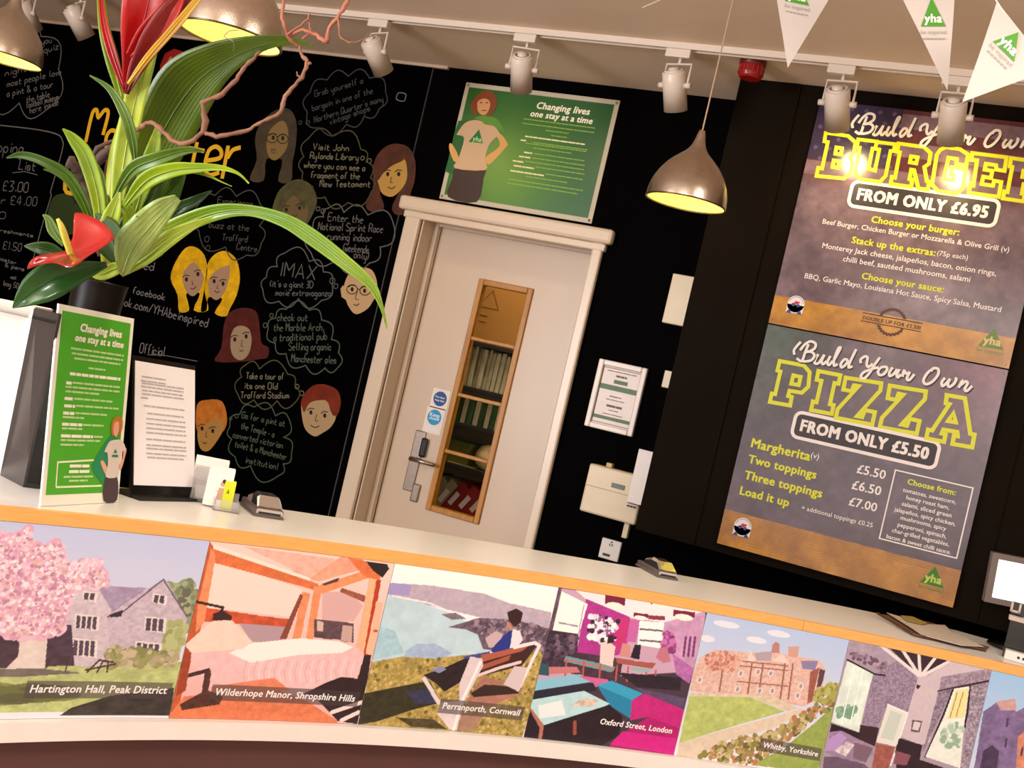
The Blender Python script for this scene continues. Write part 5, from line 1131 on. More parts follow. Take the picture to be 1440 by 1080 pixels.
# ================================================================== WALL FITTINGS RIGHT OF THE DOOR
WP = Plane(YW)
def wbox(a, b):
    p, q = WP.px(*a), WP.px(*b); return p, q
fr_ = mat('frame_silver', 'd2c4b8', .35, noise=.04)
c4 = [WP.px(846, 504), WP.px(914, 520), WP.px(889, 615), WP.px(823, 598)]
fx0 = (c4[0][0] + c4[3][0]) / 2; fx1 = (c4[1][0] + c4[2][0]) / 2; fz1 = (c4[0][1] + c4[1][1]) / 2; fz0 = (c4[2][1] + c4[3][1]) / 2
t = thing('certificate_frame', 'pale framed certificate with green bands right of the door', 'picture frame', (fx0, YW, fz0))
b = .022; mb = MB()
for q in (((fx0, fz0), (fx0 + b, fz1)), ((fx1 - b, fz0), (fx1, fz1)), ((fx0 + b, fz1 - b), (fx1 - b, fz1)), ((fx0 + b, fz0), (fx1 - b, fz0 + b))): mb.box((q[0][0], YW - .022, q[0][1]), (q[1][0], YW, q[1][1]), .004)
mb.build('frame', fr_, t); MB().box((fx0 + .01, YW - .008, fz0 + .01), (fx1 - .01, YW - .001, fz1 - .01)).build('sheet', ink('c9b7aa', .3), t)
C = Plane(YW - .008); W_ = fx1 - fx0; H_ = fz1 - fz0; mb = MB()
def rc(a, b_, c_, d): return [(fx0 + W_ * a, fz0 + H_ * b_), (fx0 + W_ * c_, fz0 + H_ * b_), (fx0 + W_ * c_, fz0 + H_ * d), (fx0 + W_ * a, fz0 + H_ * d)]
for q in ((.12, .585, .88, .66), (.12, .155, .88, .205), (.38, .69, .66, .745)): fill(mb, C, rc(*q), .0012)
mb.build('green_bands', ink('3f5a2a', .4), t); mb = MB()
for i, (a, z, e, wd) in enumerate(((.36, .50, .6, .004), (.3, .45, .68, .003), (.34, .36, .66, .009), (.4, .30, .6, .003), (.4, .8, .62, .008), (.2, .86, .8, .003), (.3, .24, .7, .003))): greek(mb, C, fx0 + W_ * a, fx0 + W_ * e, fz0 + H_ * z, wd, .0012, i)
mb.build('small_print', ink('6a5a50', .6), t)['kind'] = 'stuff'
mb = MB(); ribbon(mb, C, rc(.115, .1, .885, .9), .0025, .0012, True); mb.build('border_line', ink('6c6048', .5), t)
plas = mat('cream_plastic', 'd2bfa0', .4, noise=.02)
p, q = WP.px(950, 386), WP.px(936, 455)
t = tag(MB().box((p[0] - .002, YW - .03, q[1] - .0), (p[0] + .13, YW, p[1]), .004).build('wall_panel', plas), 'plain cream rectangular panel high on the wall against the brown box', 'wall panel')
p, q = WP.px(938, 521), WP.px(934, 545)
tag(MB().box((p[0] - .005, YW - .012, q[1]), (p[0] + .08, YW, p[1]), .003).build('light_switch', plas), 'small cream switch plate below the cream panel, mostly hidden', 'switch')
# alarm panel
k = [WP.px(839, 652), WP.px(897, 667), WP.px(883, 736), WP.px(821, 717)]
ax0 = (k[0][0] + k[3][0]) / 2; ax1 = ax0 + .235; az1 = k[0][1]; az0 = k[3][1]
t = thing('alarm_control_box', 'cream alarm control box with small display, low right of the door', 'alarm panel', (ax0, YW, az0))
MB().box((ax0, YW - .07, az0), (ax1, YW, az1), .008).build('housing', plas, t)
MB().box((ax0 + .004, YW - .076, az0 + (az1 - az0) * .55), (ax1 - .004, YW - .069, az1 - .004), .003).build('front_flap', plas, t)
MB().box((ax0 + .11, YW - .079, az1 - .07), (ax0 + .165, YW - .075, az1 - .052), .001).build('display', mat('lcd_green', '3c3a22', .3), t)
mb = MB()
for i in range(4):
    for j in range(3): mb.box((ax0 + .19 + j * .013, YW - .079, az1 - .085 - i * .014), (ax0 + .198 + j * .013, YW - .075, az1 - .078 - i * .014))
mb.build('keypad', mat('keypad_dark', '3a2c20', .5), t); tag(bpy.data.objects['keypad'], kind='stuff')
MB().box((ax0 + .06, YW - .05, az1), (ax0 + .085, YW - .02, az1 + .018), .003).build('cable_gland', mat('gland_brass', 'b09a50', .4), t)
# white upright board and trunking against the box
p, q = WP.px(909, 632), WP.px(890, 704)
t = thing('notice_holder', 'narrow white upright board wedged beside the brown box', 'board', (p[0], YW, q[1]))
MB().box((p[0] + .01, YW - .13, q[1]), (p[0] + .12, YW - .118, p[1]), .001).build('board', mat('board_white', 'ddd2cc', .4), t)
MB().box((p[0] + .05, YW - .118, q[1] + .05), (p[0] + .09, YW, q[1] + .09), .001).build('bracket', plas, t)
p, q = WP.px(888, 704), WP.px(878, 756)
MB().box((p[0] + .0, YW - .025, q[1]), (p[0] + .022, YW, p[1] + .0), .003).build('cable_duct', plas, t)
p, q = WP.px(850, 757), WP.px(843, 783)
t = thing('wall_socket', 'white double wall socket just above the counter', 'socket', (p[0], YW, q[1]))
MB().box((p[0] - .005, YW - .014, q[1]), (p[0] + .078, YW, p[1] + .004), .004).build('face_plate', mat('socket_white', 'd8cfc8', .4), t)
mb = MB()
for x, z, w_, h_ in ((.03, .055, .004, .009), (.04, .055, .004, .009), (.034, .068, .008, .005), (.012, .012, .03, .01)): mb.box((p[0] + x, YW - .0155, q[1] + z), (p[0] + x + w_, YW - .013, q[1] + z + h_))
mb.build('pin_holes', mat('pin_black', '140e0c', .5), t)
# ================================================================== THINGS ON THE COUNTER
def onc(x, y): return hz(x, y, ZT)
# --- green leaflet stand
blackp = mat('black_plastic', '0d0a0a', .25)
def camv(X, Z, z): return np.array(EYE) + np.array([X * cy - Z * sy, X * sy + Z * cy, z])
def lean_card(bl, zl, br, tl, zr=None):
    # a rectangular card from three of its corners: level foot, left edge square to the foot
    BL = at(*bl, zl); r = ray(*br); BR = EYE + r * ((BL[2] - 1.5) / r[2]) if zr is None else at(*br, zr); u = BR - BL; r = ray(*tl)
    t = ((BL - EYE) @ u) / (r @ u); return BL, BR, EYE + r * t
BL = hz(57, 712, ZT + .001); Zb = (BL - EYE) @ np.array(F_)
BL, BR, TL = lean_card((57, 712), Zb, (166, 706), (83, 427))
GS = Card(BL, BR - BL, TL - BL); t = thing('leaflet_stand', 'tall green card with a caped child leaning back on the counter', 'display card', tuple(BL))
n_ = GS.n
def cardbox(S, a0, b0, a1, b1, th, lift=0):
    mb = MB(); vs = [S.w(a, b_, l) for l in (lift - th, lift) for a, b_ in ((a0, b0), (a1, b0), (a1, b1), (a0, b1))]
    mb.add(vs, [(3, 2, 1, 0), (4, 5, 6, 7), (0, 1, 5, 4), (1, 2, 6, 5), (2, 3, 7, 6), (3, 0, 4, 7)]); return mb
cardbox(GS, 0, 0, GS.W, GS.H, .004).build('card', ink('f0f0e0', .35), t)
mb = MB(); fill(mb, GS, [(.012, .022), (GS.W - .012, .022), (GS.W - .012, GS.H - .012), (.012, GS.H - .012)], .0006); mb.build('green_print', mat('leaflet_green', '4fae2c', .3, noise=.08, nscale=3), t)
st_ = GS.w(GS.W * .72, GS.H * .7, -.004); ft = np.array(GS.w(GS.W * .72, 0, -.06)); ft[2] = ZT + .001
mb = MB(); a_ = np.array(GS.u) * .025; s_ = np.array(st_); mb.add([s_ - a_, s_ + a_, ft + a_, ft - a_, s_ - a_ - n_ * .003, s_ + a_ - n_ * .003, ft + a_ - n_ * .003, ft - a_ - n_ * .003], [(0, 1, 2, 3), (7, 6, 5, 4), (0, 3, 7, 4), (1, 5, 6, 2), (0, 4, 5, 1), (3, 2, 6, 7)]); mb.build('strut', blackp, t)
zG = zt(0, 430, .25)
def t2(mb, S, Z, s, a, b, **k):
    q = Z([a, b]); p0, p1 = S.px(*q[0]), S.px(*q[1]); tt = (p0[1] + p1[1]) / 2; text(mb, S, s, (p0[0], tt), (p1[0], tt), **k)
mb = MB(); t2(mb, GS, zG, 'Changing lives', (450,145), (680,178), lift=.0012, bold=.055, shear=.15); t2(mb, GS, zG, 'one stay at a time', (420,200), (690,235), lift=.0012, bold=.055, shear=.15); mb.build('headline', ink('f6f4e0', .4), t)
mb = MB(); mb2 = MB()
for i, (xa, ya, xb, yb, bd) in enumerate([(395,245,695,275,0),(400,270,690,303,0),(415,297,675,328,0),(495,350,590,362,0),(390,385,675,410,1),(370,432,400,436,1),(405,436,672,455,0),(365,458,670,480,0),(365,482,555,495,0),(360,520,410,525,1),(415,526,630,536,0),(358,562,420,566,1),(425,566,665,576,0),
      (352,603,415,606,1),(420,606,600,612,0),(350,625,470,632,0),(345,666,460,670,1),(465,670,580,675,0),(345,688,460,694,0),(340,732,520,736,1),(525,736,575,738,0),(338,756,560,760,0),(336,780,470,784,0),(390,900,500,902,1),(385,932,500,932,1),(355,962,520,960,0),(385,985,490,982,0)]):
    a, b = zG([(xa, ya), (xb, yb)]); pa, pb = GS.px(*a), GS.px(*b); greek(mb2 if bd else mb, GS, pa[0], pb[0], (pa[1] + pb[1]) / 2, .0062 if bd else .0042, .0012, i)
mb.build('small_print', ink('b8de98', .4), t)['kind'] = 'stuff'; mb2.build('bold_print', ink('f2f2dc', .4), t)['kind'] = 'stuff'
mb = MB(); q = [GS.px(*p) for p in zG([(322,880),(525,868),(570,1000),(312,1020)])]; ribbon(mb, GS, [q[3], q[0], q[1]], .004, .0012); ribbon(mb, GS, [q[3], (q[2][0], q[3][1])], .004, .0012); mb.build('box_outline', ink('e6f2c8', .4), t)
zK = zt(110, 570, .1389)
fg = MB(); fill(fg, GS, P(GS, zK([(330,300),(290,340),(200,480),(130,610),(150,680),(240,800),(270,700),(300,450),(400,340)])), .0016); fo2 = fg.build('child_figure', ink('2a8a5a', .4), t); fo2['label'] = 'printed child with green cape standing at the lower right of the card'
polys(GS, zK, [('trousers', '4c3c44', [[(270,730),(385,715),(385,960),(250,965)]]), ('forearm', 'e0a890', [[(218,570),(245,560),(285,640),(270,700),(235,630)], [(455,430),(480,440),(470,500),(430,640),(405,625),(440,540)]]),
  ('shirt', 'd6cac2', [[(255,470),(300,375),(350,350),(420,350),(460,400),(465,450),(430,480),(400,600),(390,720),(270,725),(290,600),(285,480)]]), ('face', 'e2a08c', [[(340,200),(355,150),(395,150),(405,210),(395,280),(370,320),(345,280)]]),
  ('hair', 'b8742c', [[(330,300),(322,220),(340,150),(380,110),(430,130),(438,200),(420,280),(400,300),(408,200),(390,160),(360,170),(345,220),(345,300)]]), ('shirt_logo', '2a7a5a', [[(345,480),(365,440),(382,482)], [(330,500),(390,500),(390,525),(330,520)]])], fo2, .0019)
# --- white notice in a black holder
bh = hz(188, 703, ZT); bk = hz(270, 704, ZT)
t = thing('notice_stand', 'white printed notice in a black stand between green card and leaflets', 'display card', tuple(bh))
BLn, BRn, TLn = lean_card((188, 682), 2.66, (273, 685), (190, 507))
NS = Card(BLn, BRn - BLn, TLn - BLn)
cardbox(NS, 0, 0, NS.W, NS.H, .0015, .001).build('paper', mat('notice_paper', 'f2eef4', .4, noise=.01), t)
cardbox(NS, -.008, -.045, NS.W + .004, NS.H + .012, .006, -.001).build('holder_back', blackp, t)
f0 = np.array(NS.w(-.006, -.0, 0)); f1 = np.array(NS.w(NS.W + .004, 0, 0)); m_ = (f0 + f1) / 2; m_[2] = ZT + .004; xx = (f1 - f0) / 2; xx[2] = 0; nn = np.array([NS.n[0], NS.n[1], 0]); nn /= np.linalg.norm(nn)
MB().obox(m_ - nn * .01, xx, nn * .045, (0, 0, .004)).build('foot', blackp, t)
mb = MB(); z4 = zG
for i, (xa, ya, xb, yb) in enumerate([(795,400,930,415),(790,425,930,435),(795,440,1030,462),(790,460,1030,478),(795,480,1025,500),(795,500,1035,520),(790,515,830,522),(805,568,1035,582),(825,610,1030,622),(820,640,1040,652),(820,665,1040,680),(820,690,1040,705),(820,715,1045,730),(820,752,1040,765),(820,785,1045,797),(820,805,1045,815),(820,830,1045,845),(825,852,1030,865)]):
    a, b = z4([(xa, ya), (xb, yb)]); pa, pb = NS.px(*a), NS.px(*b); greek(mb, NS, pa[0], pb[0], (pa[1] + pb[1]) / 2, .0035, .0016, i)
mb.build('small_print', ink('b4aeb4', .6), t)['kind'] = 'stuff'
# --- acrylic holders with cards
acr = mat('clear_acrylic', 'f4f2f4', .08, trans=.85, spec=.5); acr.node_tree.nodes['Principled BSDF'].inputs['IOR'].default_value = 1.25
paperw = mat('card_white', 'f4f0ee', .5, noise=.01)
def upright(px, py, w_, h_, dirv, lean, name='card', m_=paperw, par=None, th=.002, lab=None):
    o = onc(px, py); d = np.array([math.cos(dirv), math.sin(dirv), 0]); nb = np.array([-math.sin(dirv), math.cos(dirv), 0])
    S = Card(o, d * w_, np.array([0, 0, h_]) + nb * lean); ob = cardbox(S, 0, 0, w_, S.H, th).build(name, m_, par)
    if lab: ob['label'] = lab
    return S
DV = D(42)
def holder(px, py, w_, dep, h_, lab, par=None):
    o = onc(px, py); t = thing('leaflet_holder', lab, 'leaflet holder', tuple(o)); d = np.array([math.cos(DV), math.sin(DV), 0]); nb = np.array([-math.sin(DV), math.cos(DV), 0]); c = o + d * w_ / 2 + nb * dep / 2
    Zz = np.array([0, 0, 1.]); e = .0015
    MB().obox(c + Zz * (e + .0005), d * w_ / 2, nb * dep / 2, Zz * e).build('tray_bottom', acr, t)
    MB().obox(c - nb * dep / 2 + Zz * (h_ * .5 + .0035), d * w_ / 2, nb * e, Zz * h_ / 2).build('front_wall', acr, t)
    MB().obox(c + nb * dep / 2 + Zz * (h_ * .8 + .0035), d * w_ / 2, nb * e, Zz * h_ * .8).build('rear_wall', acr, t)
    for k in (-1, 1): MB().obox(c + d * (w_ / 2 - e) * k + Zz * (h_ * .5 + .0035), d * e, nb * (dep / 2 - e), Zz * h_ / 2).build('side_wall', acr, t)
    return t
def stack(px, py, w_, h_, lab, grp, m_, Zs, n=5, nm='card'):
    """a block of upright cards: corner readings at a given depth"""
    o = onc(px, py) + np.array([0, 0, .004]); t = thing('leaflet_stack', lab, 'leaflets', tuple(o), grp); d = np.array([math.cos(DV), math.sin(DV), 0]); nb = np.array([-math.sin(DV), math.cos(DV), 0])
    for i in range(n):
        S = Card(o + nb * (.0035 * i) + np.array([0, 0, .0]), d * w_, np.array([0, 0, h_ + .0008 * i]) + nb * .012); cardbox(S, 0, 0, w_, S.H, .0022).build('leaflet', m_, t)
    return Card(o, d * w_, np.array([0, 0, h_]) + nb * .012), t
g1 = 'leaflets in acrylic holders on the counter'
# rear holder, front holder
ha = onc(268, 706); hb = onc(298, 716)
holder(266, 704, .075, .045, .05, 'clear acrylic holder at the foot of the white notice')
S_, t_ = stack(264, 700, .080, .098, 'back pile of blank white leaflets beside the notice', g1, paperw, 2.68)
S_, t_ = stack(284, 711, .060, .090, 'front pile of white leaflets behind the yellow card', g1, paperw, 2.56)
mb = MB(); fill(mb, S_, [(S_.W * .45, S_.H * .18), (S_.W * .8, S_.H * .18), (S_.W * .82, S_.H * .5), (S_.W * .5, S_.H * .5)], .0008); fill(mb, S_, circ((S_.W * .62, S_.H * .6), .006, 10), .0008); mb.build('picture', ink('c8a48c', .5), t_)
mb = MB(); fill(mb, S_, circ((S_.W * .66, S_.H * .68), .005, 10), .001); mb.build('picture_dark', ink('3a2420', .5), t_)
holder(299, 717, .058, .04, .024, 'clear acrylic tray in front holding the yellow card')
S_, t_ = stack(309, 716, .026, .064, 'small bright yellow card standing in the front acrylic tray', g1, mat('card_yellow', 'd4de14', .5), 2.48, 3)
mb = MB(); fill(mb, S_, [(.007, S_.H * .55), (.014, S_.H * .55), (.0105, S_.H * .72)], .0008); mb.build('logo_triangle', ink('6a7a10', .5), t_)
# --- grey dispensers with domed lids
def dispenser(fl, fr, bl_, Hh, lab):
    a = onc(*fl); b = onc(*fr); c = onc(*bl_); t = thing('card_dispenser', lab, 'dispenser', tuple((a + b) / 2), 'grey lidded dispensers on the counter')
    X = b - a; W2 = np.linalg.norm(X) / 2; X /= 2 * W2; back = c - a; back -= X * (back @ X); L = np.linalg.norm(back); B = back / L; o = (a + b) / 2
    up = np.array([0, 0, 1.])
    def pt(x, y, z): return o + X * x + B * y + up * (z + .001)
    def loft(secs):
        mb = MB(); vs = []; m = None
        for y, q in secs: vs += [pt(x, y, z) for x, z in q]; m = len(q)
        n = len(secs); fs = [(i * m + j, i * m + (j + 1) % m, (i + 1) * m + (j + 1) % m, (i + 1) * m + j) for i in range(n - 1) for j in range(m)]
        fs += [tuple(range(m))[::-1], tuple((n - 1) * m + j for j in range(m))]; mb.add(vs, fs); return mb
    def box_(w_, h0, h1, c_=.003): return [(-w_, h0), (w_, h0), (w_, h1 - c_), (w_ - c_, h1), (-w_ + c_, h1), (-w_, h1 - c_)]
    g = mat('dispenser_grey', '5e5452', .3, spec=.5); g2 = mat('dispenser_pale', 'b8aeaa', .3)
    loft([(0, box_(W2 + .003, 0, .006)), (L, box_(W2 + .001, 0, .006))]).build('base_plate', g, t)
    loft([(.002, box_(W2, .006, Hh * .42)), (L * .99, box_(W2 * .9, .006, Hh * .40))]).build('body', g, t)
    loft([(0, box_(W2 * .95, .008, Hh * .38)), (.004, box_(W2 * .95, .008, Hh * .38))]).build('front_plate', g2, t)
    loft([(-.001, box_(W2 * .8, Hh * .17, Hh * .25, .001)), (.002, box_(W2 * .8, Hh * .17, Hh * .25, .001))]).build('slot', blackp, t)
    lid = loft([(.006, box_(W2 * .92, Hh * .42, Hh * .5)), (L * .22, box_(W2 * .84, Hh * .42, Hh * .95, .006)), (L * .5, box_(W2 * .8, Hh * .42, Hh, .008)), (L * .75, box_(W2 * .8, Hh * .40, Hh * .75, .006))])
    lid.build('lid', mat('smoky_lid', 'a8a0a6', .06, trans=.9, spec=.6), t)
    loft([(.014, box_(W2 * .7, Hh * .42, Hh * .47, .001)), (L * .3, box_(W2 * .7, Hh * .42, Hh * .72, .001))]).build('coloured_cards', mat('mixed_cards', 'b8505a', .5, hex2='b8b83c', nscale=60), t)
dispenser((358, 726), (397, 732), (338, 709), .05, 'grey dispenser with domed lid beside the leaflets')
dispenser((925, 812), (952, 817), (893, 795), .045, 'grey dispenser with domed lid below the wall socket')
# --- planter
t = thing('planter', 'tapered planter with white, grey and black faces at the left end', 'planter', tuple(onc(30, 685)))
base = [onc(-95, 640), onc(0, 668), onc(32, 685), onc(57, 688), onc(60, 640)]
cb_ = sum(base) / 5
zt_ = {0: (-110, 392), 1: (48, 432), 2: (82, 446), 3: (104, 440), 4: (80, 405)}
hh = .34; tops_ = []
dep_ = [2.25, 2.30, 2.30, 2.58, 2.6]
fb = []
for i in range(5): tops_.append(at(zt_[i][0], zt_[i][1], dep_[i]))
zz = np.mean([p[2] for p in tops_[1:4]])
for p in tops_: p[2] = zz
wh = mat('planter_white', 'efe8e2', .35); gy = mat('planter_grey', '352e2d', .3); bk_ = mat('planter_black', '0c0909', .2)
def quad(a, b, c, d, nm, m_):
    a, b, c, d = map(np.array, (a, b, c, d)); n = np.cross(b - a, d - a); n /= np.linalg.norm(n); mb = MB(); mb.add([a, b, c, d, a - n * .006, b - n * .006, c - n * .006, d - n * .006], [(0, 1, 2, 3), (7, 6, 5, 4), (0, 4, 5, 1), (1, 5, 6, 2), (2, 6, 7, 3), (3, 7, 4, 0)]); o = mb.build(nm, m_, t)
    return o
for i, (nm, m_) in enumerate((('side_face', wh), ('side_face', gy), ('side_face', bk_), ('side_face', bk_), ('side_face', wh))):
    j = (i + 1) % 5; o = quad(base[i], base[j], tops_[j], tops_[i], nm, m_); o['label'] = ['white left face', 'grey front face', 'black right face', 'black rear face', 'white rear face'][i]
ct = sum(tops_) / 5; mb = MB(); mb.add([ct + (p - ct) * .94 - np.array([0, 0, .02]) for p in tops_], [(0, 1, 2, 3, 4)]); mb.build('foam_filling', mat('foam_green', '2c3218', .9, noise=.3), t)
c = hz(140, 704, ZT); Zv_ = (c - EYE) @ np.array(F_); c = at(142, 395, Zv_ + .13); hv = c[2] - ZT; c[2] = ZT
t = thing('flower_vase', 'dark brown vase mostly hidden behind the green card', 'vase', tuple(c))
pr = spline([(.045, .001), (.05, .004), (.052, hv * .5), (.058, hv * .9), (.062, hv)], 4); pr = [(q[0], q[1]) for q in pr]
MB().lathe(pr + [(q[0] - .004, q[1]) for q in pr[::-1][:-1]] + [(.04, .008), (.001, .008)], Matrix.Translation(c), 32, True).build('vase_body', mat('vase_brown', '120a07', .4, spec=.15, noise=.4, nscale=8), t, True)
MB().lathe([(.001, hv - .01), (.053, hv - .012)], Matrix.Translation(c), 24).build('foam_filling', mat('foam_green', '2c3218', .9), t)
# --- papers on a clipboard tray at the right
t = thing('paper_tray', 'brown edged clipboard with curled papers at the right end of the counter', 'clipboard', tuple(onc(1300, 890)))
zq = zt(1180, 840, .18056)
def onz(p, z): return hz(p[0], p[1], z)
edge = zq([(300,125),(580,290),(640,305),(1140,415)]); bkp = zq([(360,110),(700,190),(850,240),(1180,340)])
mb = MB(); A_ = [onz(p, ZT + .004) for p in edge]; 
mb.tube([onz(edge[0], ZT + .012), onz(edge[1], ZT + .005), onz(edge[2], ZT + .005), onz(edge[3], ZT + .004)], [.004, .005, .005, .004], 8); mb.build('brown_edge', mat('clipboard_brown', '4a2c1a', .5, noise=.2), t)
def sheetpoly(pts, z, m_, nm, curl=0):
    q = [onz(p, ZT + z) for p in pts]; mb = MB(); tri = tessellate_polygon([[Vector((a[0], a[1], 0)) for a in q]])
    n = len(q); vs = [tuple(a) for a in q] + [(a[0], a[1], a[2] - .0012) for a in q]; fs = []
    for T in tri:
        a, b, c = [q[i] for i in T]; ar = (b[0] - a[0]) * (c[1] - a[1]) - (b[1] - a[1]) * (c[0] - a[0]); T = T if ar > 0 else (T[0], T[2], T[1]); fs += [T, (T[2] + n, T[1] + n, T[0] + n)]
    fs += [(i, (i + 1) % n, (i + 1) % n + n, i + n) for i in range(n)]; mb.add(vs, fs); mb.build(nm, m_, t)
sheetpoly(zq([(330,130),(580,290),(1140,410),(1170,385),(980,330),(850,240),(700,190)]), .004, mat('board_hard', '6b4a30', .5), 'board')
sheetpoly(zq([(370,118),(480,150),(690,208),(825,215),(870,260),(1010,325),(1130,385),(960,375),(640,290),(560,235)]), .010, mat('tray_paper', 'cfc0b4', .5, noise=.05, nscale=15), 'paper')
sheetpoly(zq([(480,140),(570,148),(690,200),(650,210),(520,178)]), .014, mat('tray_yellow_paper', 'a89048', .6, noise=.1), 'yellow_slip')
# --- monitor and the things below it
MO = [at(1392, 775.6, 3.62), at(1520, 801, 3.56), at(1383.5, 845.5, 3.62)]
t = thing('monitor', 'grey framed monitor with white screen at the right edge', 'monitor', tuple(MO[2]))
MS = Card(MO[2], np.array(MO[1]) - np.array(MO[0]), np.array(MO[0]) - np.array(MO[2]))
gm = mat('monitor_grey', '6a5d58', .4); cardbox(MS, 0, 0, MS.W, MS.H, .04, 0).build('casing', gm, t)
bz = MB(); 
for a0, b0, a1, b1 in ((0, 0, MS.W, .018), (0, MS.H - .018, MS.W, MS.H), (0, .018, .02, MS.H - .018), (MS.W - .02, .018, MS.W, MS.H - .018)): 
    q = cardbox(MS, a0, b0, a1, b1, .004, .004); bz.add(q.v, q.f)
bz.build('bezel', gm, t)
cardbox(MS, .018, .016, MS.W - .018, MS.H - .016, .001, .0015).build('screen', mat('lit_screen', 'ffffff', .3, emit='f4f6ff', estr=.95), t)
c = np.array(MS.w(MS.W / 2, 0, -.03)); zb_ = ZT
MB().tube([c + np.array([0, 0, .04]), (c[0], c[1], zb_ + .012)], .018, 16).build('neck', blackp, t, True)
MB().lathe([(.09, 0), (.09, .008), (.02, .016)], Matrix.Translation((c[0], c[1], zb_ + .001)), 28, True).build('foot', blackp, t, True)
p = at(1421, 868, 3.45); t = thing('card_machine', 'small pale device with square windows below the monitor', 'device', (p[0], p[1], ZT)); d = np.array([math.cos(0.05), math.sin(0.05), 0]); nb = np.array([-d[1], d[0], 0])
q = at(1421, 858, 3.45); MB().obox(q + d * .06 - np.array([0, 0, .02]), d * .06, nb * .02, (0, 0, .006)).build('tray', mat('pale_device', 'b8a694', .4), t)
MB().obox(q + d * .06 + np.array([0, 0, .01]), d * .058, nb * .012, (0, 0, .018)).build('body', mat('device_dark', '1a1412', .3), t)
for k in range(3):
    c = q + d * (.012 + .04 * k) + np.array([0, 0, .012]) - nb * .0125; o = MB()
    for dx, dz, a, b in ((-.011, 0, .003, .014), (.011, 0, .003, .014), (0, -.011, .013, .003)): o.obox(c + d * dx + np.array([0, 0, dz]), d * a, nb * .001, (0, 0, b))
    o.build('window_trim', mat('pale_device', 'b8a694', .4), t)
MB().obox(np.array([q[0], q[1], (q[2] - .026 + ZT) / 2 + .0005]) + d * .06, d * .055, nb * .015, (0, 0, (q[2] - .026 - ZT) / 2)).build('pedestal', blackp, t)
q = at(1416, 906, 3.40); t = thing('cable_box', 'white box with two dark holes on the counter under the monitor', 'box', (q[0], q[1], ZT)); q[2] = ZT + .014
MB().obox(q + d * .05 + np.array([0, 0, .0005]), d * .05, nb * .02, (0, 0, .0135)).build('housing', mat('socket_white', 'd8cfc8', .4), t)
mb = MB()
for k in (.036, .05): mb.tube([q + d * k - nb * .021, q + d * k - nb * .0195], .004, 10)
mb.build('hole', mat('pin_black', '140e0c', .5), t)
# ================================================================== FLOWER ARRANGEMENT
def leafm(name, c, c2, rough=.35): return mat(name, c, rough, spec=.4, hex2=c2, nscale=9, bump=.35, bscale=45, stretch=(1, 1, 1))
L_bright = leafm('leaf_bright', '8aa016', '5a7c10'); L_mid = leafm('leaf_mid', '4f6c12', '30500a'); L_dark = leafm('leaf_dark', '2c4a14', '12300a'); L_lime = leafm('leaf_lime', 'a8b83a', '7fa03a'); L_pale = leafm('leaf_pale', '8f9f4c', '70884a')
L_big = leafm('leaf_big', '566a14', '3e540e')
def leaf(name, lab, spine, m_, par=None, fold=.25, ribs=0, k=5, wav=0.0, grp=None, cat='leaf'):
    """spine: (x, y, depth, left width, right width) readings; a folded blade with a midrib"""
    sp = spline(spine, k); n = len(sp); mb = MB(); vs = []; C_N = 7; rnd = random.Random(lab or name)
    pts = [at(q[0], q[1], q[2]) for q in sp]
    fwd = np.array(F_)
    for i, q in enumerate(sp):
        d = pts[min(i + 1, n - 1)] - pts[max(i - 1, 0)]; d /= np.linalg.norm(d) + 1e-9; v = EYE - pts[i]; v /= np.linalg.norm(v)
        s = np.cross(d, v); s /= np.linalg.norm(s) + 1e-9        # points to the right of travel
        for j in range(C_N):
            t_ = j / (C_N - 1) * 2 - 1; w_ = (abs(q[3]) if t_ < 0 else abs(q[4])) * q[2] / FPX
            off = s * t_ * w_; fd = fold * w_ * (abs(t_) ** 1.3) + wav * w_ * math.sin(i * 1.3 + j) * abs(t_)
            p = pts[i] + off + v * (fd - .0006); p2 = p - v * .0012; vs += [p, p2]
    fs = []
    for i in range(n - 1):
        for j in range(C_N - 1):
            a, b, c, d = [2 * z for z in (i * C_N + j, i * C_N + j + 1, (i + 1) * C_N + j + 1, (i + 1) * C_N + j)]; fs += [(a, b, c, d), (d + 1, c + 1, b + 1, a + 1)]
        for j in (0, C_N - 1):
            a, d = 2 * (i * C_N + j), 2 * ((i + 1) * C_N + j); fs.append((a, d, d + 1, a + 1) if j == 0 else (a, a + 1, d + 1, d))
    mb.add(vs, fs); o = mb.build(name, m_, par, True)
    if par is None: tag(o, lab, cat, grp)
    elif lab: o['label'] = lab
    mb = MB(); mb.tube([p + (EYE - p) / np.linalg.norm(EYE - p) * .001 for p in pts[:-2]], [max(.0007, .0022 * (1 - i / n)) for i in range(n - 2)], 6)
    mb.build('midrib', m_, o, True)
    if ribs:
        mb = MB()
        for r_ in range(-ribs, ribs + 1):
            if r_ == 0: continue
            tt = r_ / (ribs + 1); line = []
            for i in range(n):
                j = (tt + 1) / 2 * (C_N - 1); j0 = int(j); f_ = j - j0; a = vs[2 * (i * C_N + j0)] * (1 - f_) + vs[2 * (i * C_N + min(j0 + 1, C_N - 1))] * f_
                line.append(a + (EYE - a) / np.linalg.norm(EYE - a) * .0004)
            mb.tube(line, .0007, 4)
        mb.build('vein', m_, o); tag(bpy.data.objects[o.children[-1].name], kind='stuff')
    return o
foot = at(95, 470, 2.38)
